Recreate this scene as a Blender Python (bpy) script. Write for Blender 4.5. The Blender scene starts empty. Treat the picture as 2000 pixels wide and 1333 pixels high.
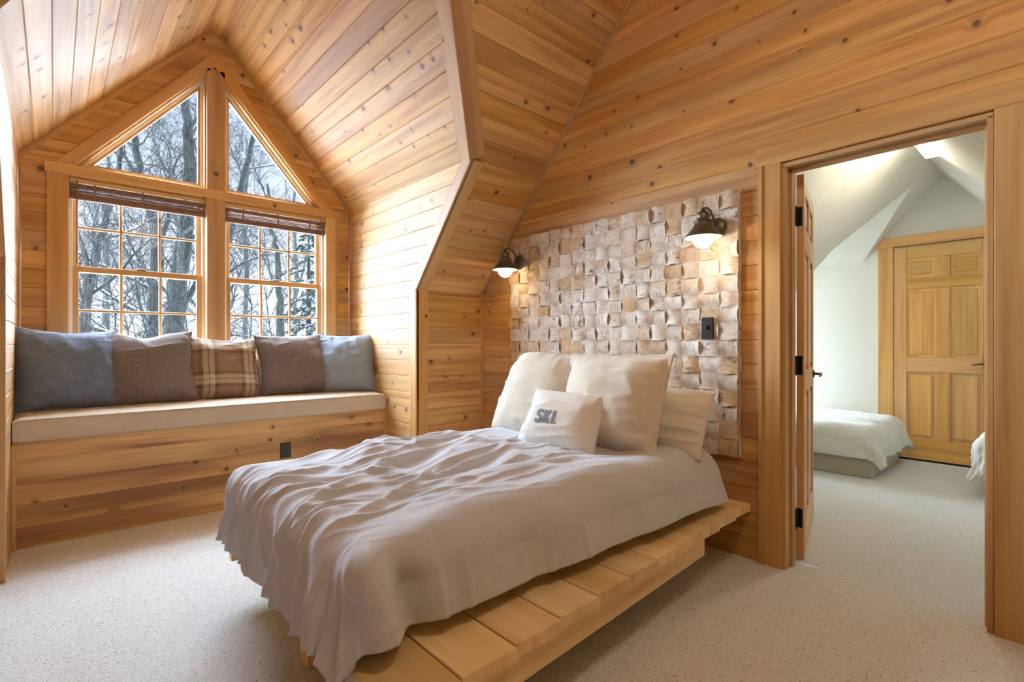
import bpy, bmesh, math, random
import numpy as np
from mathutils import Vector, Matrix, noise as mnoise
from mathutils.geometry import tessellate_polygon

scene = bpy.context.scene
COL = scene.collection
PI = math.pi
V = Vector

# ------------------------------------------------------------------ camera, sky, sun, exposure
YAW = math.radians(48.1408)
CAM = V((0.0, -2.765, 1.146))
cam = bpy.data.objects.new('camera', bpy.data.cameras.new('camera'))
COL.objects.link(cam)
cam.location = CAM
cam.rotation_euler = (PI / 2, 0, YAW)
cam.data.sensor_width = 36.0
cam.data.lens = 36.0 * 999.0 / 2000.0
cam.data.shift_y = 4.5 / 2000.0
cam.data.clip_start = 0.02
scene.camera = cam

world = bpy.data.worlds.new('world')
scene.world = world
world.use_nodes = True
wn = world.node_tree.nodes; wl = world.node_tree.links
bg = wn['Background']
tc = wn.new('ShaderNodeTexCoord'); sx = wn.new('ShaderNodeSeparateXYZ'); cr = wn.new('ShaderNodeValToRGB')
wl.new(tc.outputs['Generated'], sx.inputs[0]); wl.new(sx.outputs['Z'], cr.inputs[0])
cr.color_ramp.elements[0].position = 0.0; cr.color_ramp.elements[0].color = (0.88, 0.92, 1.0, 1)
cr.color_ramp.elements[1].position = 0.62; cr.color_ramp.elements[1].color = (0.26, 0.42, 0.82, 1)
e_ = cr.color_ramp.elements.new(0.22); e_.color = (0.72, 0.81, 0.98, 1)
wl.new(cr.outputs[0], bg.inputs[0])
bg.inputs[1].default_value = 1.32

sun = bpy.data.objects.new('sun', bpy.data.lights.new('sun', 'SUN'))
COL.objects.link(sun)
sun.data.energy = 94.0
sun.data.angle = math.radians(95)
sun.data.color = (0.67, 0.83, 1.0)
_d = V((1.0, 0.12, -math.tan(math.radians(30)))).normalized()
sun.rotation_euler = _d.to_track_quat('-Z', 'Y').to_euler()
sun.location = (-12, -2, 8)

ceil_lamp = bpy.data.objects.new('ceiling_lamp_light', bpy.data.lights.new('ceiling_lamp_light', 'POINT'))
COL.objects.link(ceil_lamp)
ceil_lamp.location = (-0.25, -1.75, 2.75)
ceil_lamp.data.energy = 31.0
ceil_lamp.data.color = (1.0, 0.89, 0.73)
ceil_lamp.data.shadow_soft_size = 0.20

vs = scene.view_settings
vs.view_transform = 'Standard'; vs.look = 'None'; vs.gamma = 1.0; vs.use_curve_mapping = False
vs.exposure = 0.06

# ------------------------------------------------------------------ object helpers
WM = {}
def place(o, M=None, parent=None):
    M = M or Matrix.Identity(4)
    if o.name not in COL.objects: COL.objects.link(o)
    o.matrix_basis = M
    if parent is not None:
        o.parent = parent
        o.matrix_parent_inverse = WM[parent.name].inverted()
    WM[o.name] = M
    return o
def tag(o, label=None, cat=None, group=None, kind=None):
    if label: o['label'] = label
    if cat: o['category'] = cat
    if group: o['group'] = group
    if kind: o['kind'] = kind
    return o
def thing(name, label, cat, loc=(0, 0, 0), group=None):
    o = bpy.data.objects.new(name, None); o.empty_display_size = 0.1
    place(o, Matrix.Translation(V(loc)))
    return tag(o, label, cat, group)
def struct(name, loc=(0, 0, 0), label=None):
    o = bpy.data.objects.new(name, None); o.empty_display_size = 0.1
    place(o, Matrix.Translation(V(loc)))
    return tag(o, label, kind='structure')
def mk(name, verts, faces, mat=None, parent=None, M=None, smooth=False, kind=None):
    me = bpy.data.meshes.new(name)
    me.from_pydata([tuple(v) for v in verts], [], faces)
    if smooth: me.polygons.foreach_set('use_smooth', [True] * len(me.polygons))
    me.update()
    o = bpy.data.objects.new(name, me)
    if mat: me.materials.append(MAT[mat] if isinstance(mat, str) else mat)
    place(o, M, parent)
    if kind: o['kind'] = kind
    return o
def frame(O, ex, ey):
    ex = V(ex).normalized(); ey = V(ey); ey = (ey - ex * ey.dot(ex)).normalized(); ez = ex.cross(ey)
    M = Matrix.Identity(4)
    for i in range(3): M[i][0] = ex[i]; M[i][1] = ey[i]; M[i][2] = ez[i]; M[i][3] = O[i]
    return M
def plank(name, O, ex, ey, w, xs, t, mat, parent, b=0.0045, bz=None):
    """board: length along ex, width w along ey, front at +t; xs = x0,x1 at the y=0 edge and x0,x1 at the y=w edge"""
    bz = b if bz is None else bz
    x0a, x1a, x0b, x1b = xs
    sh = x0a
    prof = [(0, 0), (0, t - bz), (b, t), (w - b, t), (w, t - bz), (w, 0)]
    vs_ = []
    for e in (0, 1):
        for (y, z) in prof:
            k = y / w
            x = (x0a + (x0b - x0a) * k) if e == 0 else (x1a + (x1b - x1a) * k)
            vs_.append((x - sh, y, z))
    f = [tuple(range(5, -1, -1)), tuple(range(6, 12))]
    for i in range(6):
        j = (i + 1) % 6
        f.append((i, j, j + 6, i + 6))
    M = frame(O, ex, ey)
    M = M @ Matrix.Translation((sh, 0, 0))
    return mk(name, vs_, f, mat, parent, M)
def board(name, O, ex, ey, L, w, t, mat, parent, b=0.003):
    return plank(name, O, ex, ey, w, (0, L, 0, L), t, mat, parent, b)
def rbox(name, lo, hi, mat, parent=None, r=0.004, seg=2, smooth=False):
    lo = V(lo); hi = V(hi); d = hi - lo
    ax = max(range(3), key=lambda i: d[i])
    ex = V((0, 0, 0)); ex[ax] = 1
    oth = [i for i in range(3) if i != ax]
    ey = V((0, 0, 0)); ey[max(oth, key=lambda i: d[i])] = 1
    M = frame((lo + hi) / 2, ex, ey); ez = ex.cross(ey)
    size = (abs(d.dot(ex)), abs(d.dot(ey)), abs(d.dot(ez)))
    bm = bmesh.new(); bmesh.ops.create_cube(bm, size=1)
    for v in bm.verts: v.co = V((v.co.x * size[0], v.co.y * size[1], v.co.z * size[2]))
    if r > 0: bmesh.ops.bevel(bm, geom=list(bm.edges), offset=min(r, min(size) * .45), segments=seg, affect='EDGES', profile=.5)
    me = bpy.data.meshes.new(name); bm.to_mesh(me); bm.free()
    if smooth: me.polygons.foreach_set('use_smooth', [True] * len(me.polygons))
    if mat: me.materials.append(MAT[mat])
    o = bpy.data.objects.new(name, me)
    return place(o, M, parent)
def poly(name, loops, mat, parent=None, kind=None):
    """flat polygon with holes, loops of 3-d points"""
    pts = [V(p) for l in loops for p in l]
    tris = tessellate_polygon([[V(p) for p in l] for l in loops])
    return mk(name, pts, [tuple(t) for t in tris], mat, parent, kind=kind)
def tube_data(pts, rads, n=8, closed=False, caps=True):
    pts = [V(p) for p in pts]; vs_ = []; f = []
    m = len(pts); up = None
    for i, p in enumerate(pts):
        if closed: t = pts[(i + 1) % m] - pts[i - 1]
        else: t = pts[min(i + 1, m - 1)] - pts[max(i - 1, 0)]
        t.normalize()
        if up is None:
            a = V((0, 0, 1)) if abs(t.z) < .9 else V((1, 0, 0))
            up = (a - t * a.dot(t)).normalized()
        else:
            up = (up - t * up.dot(t))
            if up.length < 1e-5: up = t.orthogonal()
            up.normalize()
        s = t.cross(up); r = rads[i] if hasattr(rads, '__len__') else rads
        for k in range(n):
            a = 2 * PI * k / n
            vs_.append(p + (up * math.cos(a) + s * math.sin(a)) * r)
    for i in range(m if closed else m - 1):
        for k in range(n):
            a = i * n + k; b = i * n + (k + 1) % n; j = (i + 1) % m
            f.append((a, b, j * n + (k + 1) % n, j * n + k))
    if caps and not closed:
        f.append(tuple(range(n - 1, -1, -1))); f.append(tuple(range((m - 1) * n, m * n)))
    return vs_, f
def tube(name, pts, rads, mat, parent=None, n=8, closed=False):
    v, f = tube_data(pts, rads, n, closed)
    return mk(name, v, f, mat, parent, smooth=True)
def lathe(name, prof, loc, mat, parent=None, n=32, axis=(0, 0, 1)):
    vs_ = []; f = []
    for (r, z) in prof:
        for k in range(n):
            a = 2 * PI * k / n; vs_.append((r * math.cos(a), r * math.sin(a), z))
    for i in range(len(prof) - 1):
        for k in range(n):
            f.append((i * n + k, i * n + (k + 1) % n, (i + 1) * n + (k + 1) % n, (i + 1) * n + k))
    M = V(axis).to_track_quat('Z', 'Y').to_matrix().to_4x4(); M.translation = V(loc)
    return mk(name, vs_, f, mat, parent, M, smooth=True)
class Lump:
    def __init__(s): s.v = []; s.f = []
    def add(s, v, f):
        o = len(s.v); s.v += list(v); s.f += [tuple(i + o for i in q) for q in f]
    def build(s, name, mat, parent=None, smooth=True, kind=None): return mk(name, s.v, s.f, mat, parent, smooth=smooth, kind=kind)
def sm(a, b, x):
    t = np.clip((x - a) / (b - a), 0, 1); return t * t * (3 - 2 * t)
def vnoise(x, y, seed=0):
    x = np.asarray(x, float); y = np.asarray(y, float)
    xi = np.floor(x).astype(np.int64); yi = np.floor(y).astype(np.int64); fx = x - xi; fy = y - yi
    fx = fx * fx * fx * (fx * (fx * 6 - 15) + 10); fy = fy * fy * fy * (fy * (fy * 6 - 15) + 10)
    def h(a, b):
        n = (a * 374761393 + b * 668265263 + seed * 974634777) & 0xffffffff
        n = ((n ^ (n >> 13)) * 1274126177) & 0xffffffff
        return ((n ^ (n >> 16)) & 0xffff) / 65535.0
    return (h(xi, yi) * (1 - fx) + h(xi + 1, yi) * fx) * (1 - fy) + (h(xi, yi + 1) * (1 - fx) + h(xi + 1, yi + 1) * fx) * fy

# ------------------------------------------------------------------ materials
MAT = {}
class NT:
    def __init__(s, name):
        m = bpy.data.materials.new(name); m.use_nodes = True; s.m = m; s.t = m.node_tree; s.n = s.t.nodes
        s.b = s.n['Principled BSDF']; MAT[name] = m
    def a(s, typ, **kw):
        nd = s.n.new('ShaderNode' + typ)
        for k, v in kw.items(): setattr(nd, k, v)
        return nd
    def l(s, o, i): s.t.links.new(o, i)
    def mth(s, op, x, y=None, z=None, clamp=False):
        nd = s.a('Math', operation=op, use_clamp=clamp)
        for i, q in enumerate((x, y, z)):
            if q is None: continue
            if hasattr(q, 'links'): s.l(q, nd.inputs[i])
            else: nd.inputs[i].default_value = q
        return nd.outputs[0]
    def mix(s, f, c1, c2, mode='MIX'):
        nd = s.a('Mix', data_type='RGBA', blend_type=mode)
        for i, q in ((0, f), (6, c1), (7, c2)):
            if hasattr(q, 'links'): s.l(q, nd.inputs[i])
            else: nd.inputs[i].default_value = (q if not isinstance(q, tuple) else (*q, 1)) if i else q
        return nd.outputs[2]
    def ramp(s, f, pts):
        nd = s.a('ValToRGB'); e = nd.color_ramp.elements
        while len(e) < len(pts): e.new(.5)
        for q, (p, c) in zip(e, pts):
            q.position = p; q.color = (*c, 1) if isinstance(c, tuple) else (c, c, c, 1)
        s.l(f, nd.inputs[0]); return nd.outputs[0]
    def noise(s, vec, scale, detail=3, rough=.55, dist=0):
        nd = s.a('TexNoise'); nd.inputs['Scale'].default_value = scale; nd.inputs['Detail'].default_value = detail
        nd.inputs['Roughness'].default_value = rough; nd.inputs['Distortion'].default_value = dist
        if vec is not None: s.l(vec, nd.inputs['Vector'])
        return nd.outputs[0]
    def mapv(s, vec, scale=(1, 1, 1), loc=(0, 0, 0), rot=(0, 0, 0)):
        nd = s.a('Mapping'); nd.inputs['Scale'].default_value = scale; nd.inputs['Location'].default_value = loc; nd.inputs['Rotation'].default_value = rot
        s.l(vec, nd.inputs[0]); return nd.outputs[0]
    def bump(s, h, strength, dist=.01):
        nd = s.a('Bump'); nd.inputs['Strength'].default_value = strength; nd.inputs['Distance'].default_value = dist
        s.l(h, nd.inputs['Height']); s.l(nd.outputs[0], s.b.inputs['Normal'])
    def set(s, **kw):
        for k, v in kw.items():
            i = s.b.inputs[k.replace('_', ' ')]
            if hasattr(v, 'links'): s.l(v, i)
            else: i.default_value = (*v, 1) if isinstance(v, tuple) and len(v) == 3 else v
def objvec(t):
    """object coordinates shifted by a random amount for every object"""
    c = t.a('TexCoord'); oi = t.a('ObjectInfo')
    cx = t.a('CombineXYZ')
    t.l(t.mth('MULTIPLY', oi.outputs['Random'], 37.0), cx.inputs[0])
    t.l(t.mth('MULTIPLY', oi.outputs['Random'], 91.0), cx.inputs[1])
    ad = t.a('VectorMath', operation='ADD'); t.l(c.outputs['Object'], ad.inputs[0]); t.l(cx.outputs[0], ad.inputs[1])
    return ad.outputs[0], oi.outputs['Random']
def pine(name, light, mid, dark, knots=.52, rough=.58, coat=.62, gs=(.9, 17, 9), band=.55):
    t = NT(name); vec, rnd = objvec(t)
    # knots: only some cells of a voronoi carry one
    fl = t.mapv(vec, (5.2, 5.2, 0.001))
    vo = t.a('TexVoronoi', voronoi_dimensions='2D'); vo.inputs['Scale'].default_value = 1.0; vo.inputs['Randomness'].default_value = .9; t.l(fl, vo.inputs['Vector'])
    sc = t.a('SeparateColor'); t.l(vo.outputs['Color'], sc.inputs[0])
    pick = t.mth('GREATER_THAN', sc.outputs[0], knots)
    size = t.mth('MULTIPLY_ADD', sc.outputs[1], .085, .03)
    wob = t.noise(t.mapv(vec, (60, 60, 60)), 1, 2)
    dist = t.mth('ADD', vo.outputs['Distance'], t.mth('MULTIPLY', t.mth('SUBTRACT', wob, .5), .03))
    kn = t.mth('DIVIDE', dist, size)
    core = t.mth('MULTIPLY', t.ramp(kn, [(0.0, 1.0), (.75, .9), (1.0, 0.0)]), pick)
    halo = t.mth('MULTIPLY', t.ramp(t.mth('MULTIPLY', kn, .30), [(0.25, 1.0), (.9, 0.0)]), pick)
    # grain bent round the knots
    bend = t.mth('MULTIPLY', halo, .55)
    cb = t.a('CombineXYZ'); t.l(bend, cb.inputs[1])
    gv = t.a('VectorMath', operation='ADD'); t.l(t.mapv(vec, gs), gv.inputs[0]); t.l(cb.outputs[0], gv.inputs[1])
    g1 = t.noise(gv.outputs[0], 1.0, 4, .6, .25)
    gv2 = t.a('VectorMath', operation='ADD'); t.l(t.mapv(vec, (2.2, 120, 60)), gv2.inputs[0]); t.l(cb.outputs[0], gv2.inputs[1])
    g2 = t.noise(gv2.outputs[0], 1.0, 2, .5)
    g3 = t.noise(t.mapv(vec, (.5, 4.5, 3)), 1.0, 2, .5)
    c = t.ramp(g1, [(.30, dark), (.46, mid), (.62, light)])
    c = t.mix(t.mth('MULTIPLY', t.ramp(g3, [(.50, 0.0), (.66, 1.0)]), band), c, dark)
    c = t.mix(t.mth('MULTIPLY', t.ramp(g2, [(.35, 1.0), (.6, 0.0)]), .20), c, dark)
    r2 = t.mth('FRACT', t.mth('MULTIPLY', rnd, 7.13))
    hs = t.a('HueSaturation'); t.l(c, hs.inputs['Color'])
    t.l(t.mth('MULTIPLY_ADD', r2, .32, .84), hs.inputs['Value'])
    t.l(t.mth('MULTIPLY_ADD', rnd, .16, .92), hs.inputs['Saturation'])
    t.l(t.mth('MULTIPLY_ADD', t.mth('FRACT', t.mth('MULTIPLY', rnd, 13.7)), .010, .495), hs.inputs['Hue'])
    c = hs.outputs[0]
    c = t.mix(t.mth('MULTIPLY', halo, .38), c, dark)
    c = t.mix(t.mth('MULTIPLY', core, .88), c, (.075, .026, .012))
    t.set(Base_Color=c, Roughness=rough, Coat_Weight=coat, Coat_Roughness=.68)
    t.bump(t.mth('SUBTRACT', g2, t.mth('MULTIPLY', core, .4)), .12, .002)
    return t
P_L, P_M, P_D = (.70, .41, .145), (.585, .31, .092), (.375, .16, .042)
pine('pine', P_L, P_M, P_D)
pine('pine_trim', (.64, .385, .145), (.575, .325, .112), (.44, .215, .065), knots=.90)
pine('pine_board', (.90, .70, .39), (.85, .62, .31), (.70, .45, .18), knots=1.1, rough=.42, coat=.15)
pine('door_wood', (.78, .46, .17), (.70, .385, .125), (.56, .28, .08), knots=.999, rough=.35, coat=.4)
pine('bench_pine', (.78, .48, .18), (.64, .36, .12), (.30, .12, .035), knots=.66, gs=(.8, 9, 6), band=.85)

def plain(name, col, rough=.5, metal=0.0, **kw):
    t = NT(name); t.set(Base_Color=col, Roughness=rough, Metallic=metal, **kw); return t
def bumpy(name, col, col2, scale, rough=.9, strength=.3, dist=.002, detail=3):
    t = NT(name); c = t.a('TexCoord'); n = t.noise(c.outputs['Object'], scale, detail)
    t.set(Base_Color=t.mix(t.ramp(n, [(.35, 0.0), (.65, 1.0)]), col, col2), Roughness=rough, Specular_IOR_Level=.2)
    t.bump(n, strength, dist); return t
def carpet(name, base, fleck):
    t = NT(name); c = t.a('TexCoord'); o = c.outputs['Object']
    n1 = t.noise(o, 95, 3, .7); n2 = t.noise(t.mapv(o, (1, 1, 1), (7, 3, 0)), 160, 2, .6); n3 = t.noise(o, 3, 2)
    n4 = t.noise(t.mapv(o, (1, 1.6, 1), (3, 9, 0), (0, 0, .6)), 70, 2, .6)
    col = t.mix(t.ramp(n1, [(.35, 0.0), (.7, 1.0)]), base, tuple(min(1, q * 1.14) for q in base))
    col = t.mix(t.ramp(n2, [(.60, 0.0), (.69, .75)]), col, fleck)
    col = t.mix(t.ramp(n4, [(.64, 0.0), (.70, .8)]), col, tuple(q * .7 for q in fleck))
    col = t.mix(t.mth('MULTIPLY', n3, .16), col, tuple(q * .8 for q in base))
    t.set(Base_Color=col, Roughness=1.0, Specular_IOR_Level=.05, Sheen_Weight=.15)
    t.bump(t.mth('ADD', n1, n2), .9, .006); return t
carpet('carpet', (.77, .755, .725), (.30, .245, .20))
bumpy('plaster', (.84, .82, .73), (.88, .86, .77), 9, .8, .35, .02, 6)
bumpy('plaster_smooth', (.84, .82, .73), (.86, .84, .75), 40, .7, .05, .002)

def fabric(name, col, col2, weave=420, bump=.35, crease=0, rough=.95, sheen=.25):
    t = NT(name); c = t.a('TexCoord'); o = c.outputs['Object']
    wv = t.a('TexWave', wave_type='BANDS', bands_direction='X'); wv.inputs['Scale'].default_value = weave / 6.28; wv.inputs['Distortion'].default_value = 1.5; t.l(o, wv.inputs[0])
    wh = t.a('TexWave', wave_type='BANDS', bands_direction='Y'); wh.inputs['Scale'].default_value = weave / 6.28; wh.inputs['Distortion'].default_value = 1.5; t.l(o, wh.inputs[0])
    n = t.noise(o, 14, 4, .6); n2 = t.noise(t.mapv(o, (1, 1, 1)), 150, 2)
    h = t.mth('ADD', t.mth('MULTIPLY', wv.outputs[1], wh.outputs[1]), n2)
    if crease:
        cn = t.noise(o, crease, 3, .6, 1.2); h = t.mth('ADD', h, t.mth('MULTIPLY', cn, 5.0))
    col_ = t.mix(t.ramp(n, [(.3, 0.0), (.7, 1.0)]), col, col2)
    col_ = t.mix(t.mth('MULTIPLY', t.ramp(n2, [(.3, 1.0), (.6, 0.0)]), .25), col_, tuple(q * .6 for q in col))
    t.set(Base_Color=col_, Roughness=rough, Specular_IOR_Level=.15, Sheen_Weight=sheen, Sheen_Roughness=.5)
    t.bump(h, bump, .0015); return t
fabric('duvet_cotton', (.60, .625, .685), (.65, .675, .73), 500, .2, 9, sheen=.35, rough=.75)
fabric('linen_oat', (.70, .62, .50), (.76, .68, .56), 300, .5)
fabric('canvas_white', (.82, .79, .72), (.86, .83, .76), 260, .45)
fabric('sheet_white', (.82, .77, .66), (.85, .80, .70), 500, .15, 10)
fabric('seat_canvas', (.66, .555, .44), (.70, .60, .485), 240, .4, 16)
fabric('denim_blue', (.13, .175, .27), (.20, .255, .365), 260, .6, 14)
fabric('blue_grey', (.27, .33, .42), (.34, .40, .48), 260, .6, 14)
fabric('khaki_sheet', (.55, .50, .36), (.60, .55, .42), 400, .2, 9)
fabric('cotton_pale', (.74, .74, .68), (.78, .78, .72), 400, .2, 9)
def quilted(name, col, col2):
    t = NT(name); c = t.a('TexCoord'); o = c.outputs['Object']
    n = t.noise(t.mapv(o, (1, 1.5, 1)), 58, 3, .6, 1.4); n0 = t.noise(o, 12, 3)
    col_ = t.mix(t.ramp(n, [(.35, 0.0), (.62, 1.0)]), col, col2)
    t.set(Base_Color=col_, Roughness=.95, Specular_IOR_Level=.1, Sheen_Weight=.35)
    t.bump(t.mth('ADD', n, t.mth('MULTIPLY', n0, .4)), .8, .007); return t
quilted('taupe_quilt', (.16, .125, .118), (.26, .21, .20))
def plaid():
    t = NT('plaid_wool'); uv = t.a('UVMap'); uv.uv_map = 'UVMap'; s = t.a('SeparateXYZ'); t.l(uv.outputs[0], s.inputs[0])
    def axis(q):
        f = t.mth('FRACT', t.mth('MULTIPLY', q, 1.9))
        return t.ramp(f, [(0.0, (.31, .185, .125)), (.30, (.31, .185, .125)), (.31, (.12, .075, .06)), (.40, (.12, .075, .06)), (.41, (.62, .52, .38)), (.52, (.62, .52, .38)),
                          (.525, (.12, .07, .05)), (.545, (.12, .07, .05)), (.55, (.62, .52, .38)), (.66, (.62, .52, .38)), (.67, (.12, .075, .06)), (.76, (.12, .075, .06)), (.77, (.31, .185, .125))]), f
    a, _ = axis(s.outputs[0]); b, _ = axis(s.outputs[1])
    c = t.mix(.5, a, b)
    o = t.a('TexCoord').outputs['Object']; n = t.noise(o, 220, 2)
    c = t.mix(t.mth('MULTIPLY', n, .3), c, (.30, .22, .17))
    t.set(Base_Color=c, Roughness=.9, Sheen_Weight=.35, Specular_IOR_Level=.15); t.bump(n, .4, .002)
plaid()
def bark():
    t = NT('birch_bark'); vec, rnd = objvec(t)
    r2 = t.mth('FRACT', t.mth('MULTIPLY', rnd, 17.3)); r3 = t.mth('FRACT', t.mth('MULTIPLY', rnd, 41.9))
    n0 = t.noise(vec, 9, 4, .6); n1 = t.noise(t.mapv(vec, (18, 170, 60)), 1, 3, .6); n2 = t.noise(t.mapv(vec, (1, 1.6, 1), (3, 1, 2)), 17, 5, .7, .6)
    base = t.mix(t.ramp(r2, [(0.0, 0.0), (.62, .2), (.8, .8), (1.0, 1.0)]), (.80, .745, .67), (.66, .45, .25))
    c = t.mix(t.ramp(n0, [(.42, 0.0), (.75, .85)]), base, (.56, .40, .26))
    c = t.mix(t.ramp(n0, [(.28, .9), (.46, 0.0)]), c, (.86, .83, .79))
    len_ = t.mth('MULTIPLY', t.ramp(n1, [(.55, 0.0), (.63, 1.0)]), t.mth('MULTIPLY_ADD', r3, .7, .15))
    c = t.mix(t.mth('MULTIPLY', len_, .75), c, (.25, .15, .09))
    bl = t.mth('MULTIPLY', t.ramp(n2, [(.56, 0.0), (.66, 1.0)]), t.ramp(r3, [(.35, .25), (.8, 1.0)]))
    c = t.mix(t.mth('MULTIPLY', bl, .9), c, (.085, .065, .058))
    t.set(Base_Color=c, Roughness=.75, Specular_IOR_Level=.3)
    t.bump(t.mth('ADD', n1, t.mth('MULTIPLY', n2, .7)), .5, .004)
bark()
plain('black_iron', (.018, .017, .018), .42, .6)
plain('bronze', (.17, .145, .10), .40, .75)
plain('shade_inside', (.80, .78, .72), .5)
plain('black_plastic', (.03, .022, .022), .38)
plain('blind_wood', (.27, .155, .105), .6)
plain('headrail_wood', (.66, .42, .18), .5)
plain('cord', (.45, .36, .28), .8)
plain('vinyl', (.80, .74, .62), .45)
plain('brass_dark', (.12, .085, .05), .35, .8)
plain('gap_dark', (.02, .015, .01), .9)
plain('ink', (.21, .245, .30), .9)
plain('zip_metal', (.10, .10, .11), .4, .7)
plain('thread', (.60, .52, .40), .9)
bumpy('snow', (.86, .88, .92), (.90, .92, .96), 3, .8, .3, .05)
def tree_bark():
    t = NT('tree_bark'); o = t.a('TexCoord').outputs['Object']
    n = t.noise(t.mapv(o, (1, 1, .22)), 26, 5, .65, .4); n2 = t.noise(o, 2.2, 3)
    c = t.mix(t.ramp(n, [(.38, 0.0), (.62, 1.0)]), (.022, .024, .021), (.105, .11, .10))
    c = t.mix(t.mth('MULTIPLY', t.ramp(n2, [(.45, 0.0), (.7, 1.0)]), .5), c, (.09, .105, .085))
    t.set(Base_Color=c, Roughness=.95); t.bump(n, 1.0, .03)
tree_bark()
bumpy('tree_twig', (.035, .032, .03), (.07, .065, .06), 5, .95, .2, .01)
bumpy('spruce_needles', (.03, .045, .036), (.065, .085, .07), 9, .9, .4, .02)
def emis(name, col, strength):
    t = NT(name); t.set(Base_Color=(.9, .9, .9), Emission_Color=col, Emission_Strength=strength); return t
emis('bulb', (1.0, .78, .47), 18.0)
emis('tube_light', (1.0, .93, .78), 30.0)
def glassmat(name, tint=(.97, .985, .99), refl=.22, rough=0.0, ior=1.45):
    m = bpy.data.materials.new(name); m.use_nodes = True; MAT[name] = m; n = m.node_tree.nodes; l = m.node_tree.links
    n.remove(n['Principled BSDF']); out = n['Material Output']
    tr = n.new('ShaderNodeBsdfTransparent'); tr.inputs[0].default_value = (*tint, 1)
    gl = n.new('ShaderNodeBsdfGlossy'); gl.inputs['Roughness'].default_value = rough
    fr = n.new('ShaderNodeFresnel'); fr.inputs[0].default_value = ior
    mu = n.new('ShaderNodeMath'); mu.operation = 'MULTIPLY'; mu.inputs[1].default_value = refl; l.new(fr.outputs[0], mu.inputs[0])
    mx = n.new('ShaderNodeMixShader'); l.new(mu.outputs[0], mx.inputs[0]); l.new(tr.outputs[0], mx.inputs[1]); l.new(gl.outputs[0], mx.inputs[2]); l.new(mx.outputs[0], out.inputs[0])
glassmat('window_glass')
glassmat('globe_glass', (.96, .95, .92), .8, .05)
def frost(name, k):
    t = MAT[name].node_tree; o = t.nodes['Material Output']; src = o.inputs[0].links[0].from_socket
    tl = t.nodes.new('ShaderNodeBsdfTranslucent'); tl.inputs[0].default_value = (.95, .93, .88, 1)
    mx = t.nodes.new('ShaderNodeMixShader'); mx.inputs[0].default_value = k
    t.links.new(src, mx.inputs[1]); t.links.new(tl.outputs[0], mx.inputs[2]); t.links.new(mx.outputs[0], o.inputs[0])
frost('globe_glass', .35)

# ------------------------------------------------------------------ room dimensions (metres; birch wall is y = 0, floor z = 0)
XW = -4.656          # window wall
XK = -3.472          # knee wall under the roof slope
ZK = 1.572           # its height
M1 = 1.165           # roof pitch
YR, YL = -0.657, -2.952   # dormer cheeks
ZC = 2.400           # top of the cheeks
YA = (YR + YL) / 2; ZA = 3.694
M2 = (ZA - ZC) / (YR - YA)
XR = -0.884; ZR = ZK + M1 * (XR - XK)
YB = -4.4            # rear wall
XE = 2 * XR - XK     # far knee wall
T = 0.018            # plank thickness
ROW = 0.131
zroof = lambda x: ZK + M1 * (x - XK)
xroof = lambda z: XK + (z - ZK) / M1
rnd = random.Random(7)

# floor (both rooms share the carpet)
floor = rbox('floor', (-4.8, -4.6, -0.12), (2.6, 3.75, 0.0), 'carpet', None, 0)
tag(floor, kind='structure')

def rows(z0, z1, w, anchor):
    k = math.floor((z0 - anchor) / w); z = anchor + k * w; out = []
    while z < z1 - 1e-6:
        a, b = max(z, z0), min(z + w, z1)
        if b - a > .012: out.append((a, b))
        z += w
    return out
UP = V((0, 0, 1)); EX = V((1, 0, 0)); EY = V((0, 1, 0))

# --- headboard wall (y = 0), planks run along x, front towards -y
DX0, DX1, DZ = -1.011, -0.246, 2.045
wh = poly('wall_headboard', [[(XK, .0, 0), (XK, .0, ZK), (XR, .0, ZR), (XE, .0, ZK), (XE, .0, 0), (DX1, 0, 0), (DX1, 0, DZ), (DX0, 0, DZ), (DX0, 0, 0)]], 'pine', kind='structure')
HT = 0.012
def xr_right(z): return 2 * XR - xroof(z) if z > ZK else XE
for (a, b) in rows(0, 4.3, ROW, 1.034):
    l0 = xroof(a) if a > ZK else XK; l1 = xroof(b) if b > ZK else XK
    r0, r1 = xr_right(a), xr_right(b)
    ex = V((1, 0, 0)); ey = V((0, 0, 1))   # ex x ey = -y
    if b <= DZ + .05:
        plank('plank', (0, 0, a), ex, ey, b - a, (l0, DX0 - .05, l1, DX0 - .05), HT, 'pine', wh)
        plank('plank', (0, 0, a), ex, ey, b - a, (DX1 + .05, r0, DX1 + .05, r1), HT, 'pine', wh)
    else:
        plank('plank', (0, 0, a), ex, ey, b - a, (l0, r0, l1, r1), HT, 'pine', wh)
# --- knee wall x = XK between the cheek and the birch wall, front towards +x
wk = poly('wall_knee', [[(XK, YR, 0), (XK, 0, 0), (XK, 0, ZK), (XK, YR, ZK)]], 'pine', kind='structure')
for (a, b) in rows(0, ZK, ROW, 1.014):
    plank('plank', (XK, 0, a), EY, UP, b - a, (YR, 0, YR, 0), HT, 'pine', wk)
wk2 = poly('wall_knee_near', [[(XK, YB, 0), (XK, YL, 0), (XK, YL, ZK), (XK, YB, ZK)]], 'pine', kind='structure')
for (a, b) in rows(0, ZK, ROW, 1.014):
    plank('plank', (XK, 0, a), EY, UP, b - a, (YB, YL, YB, YL), HT, 'pine', wk2)
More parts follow.
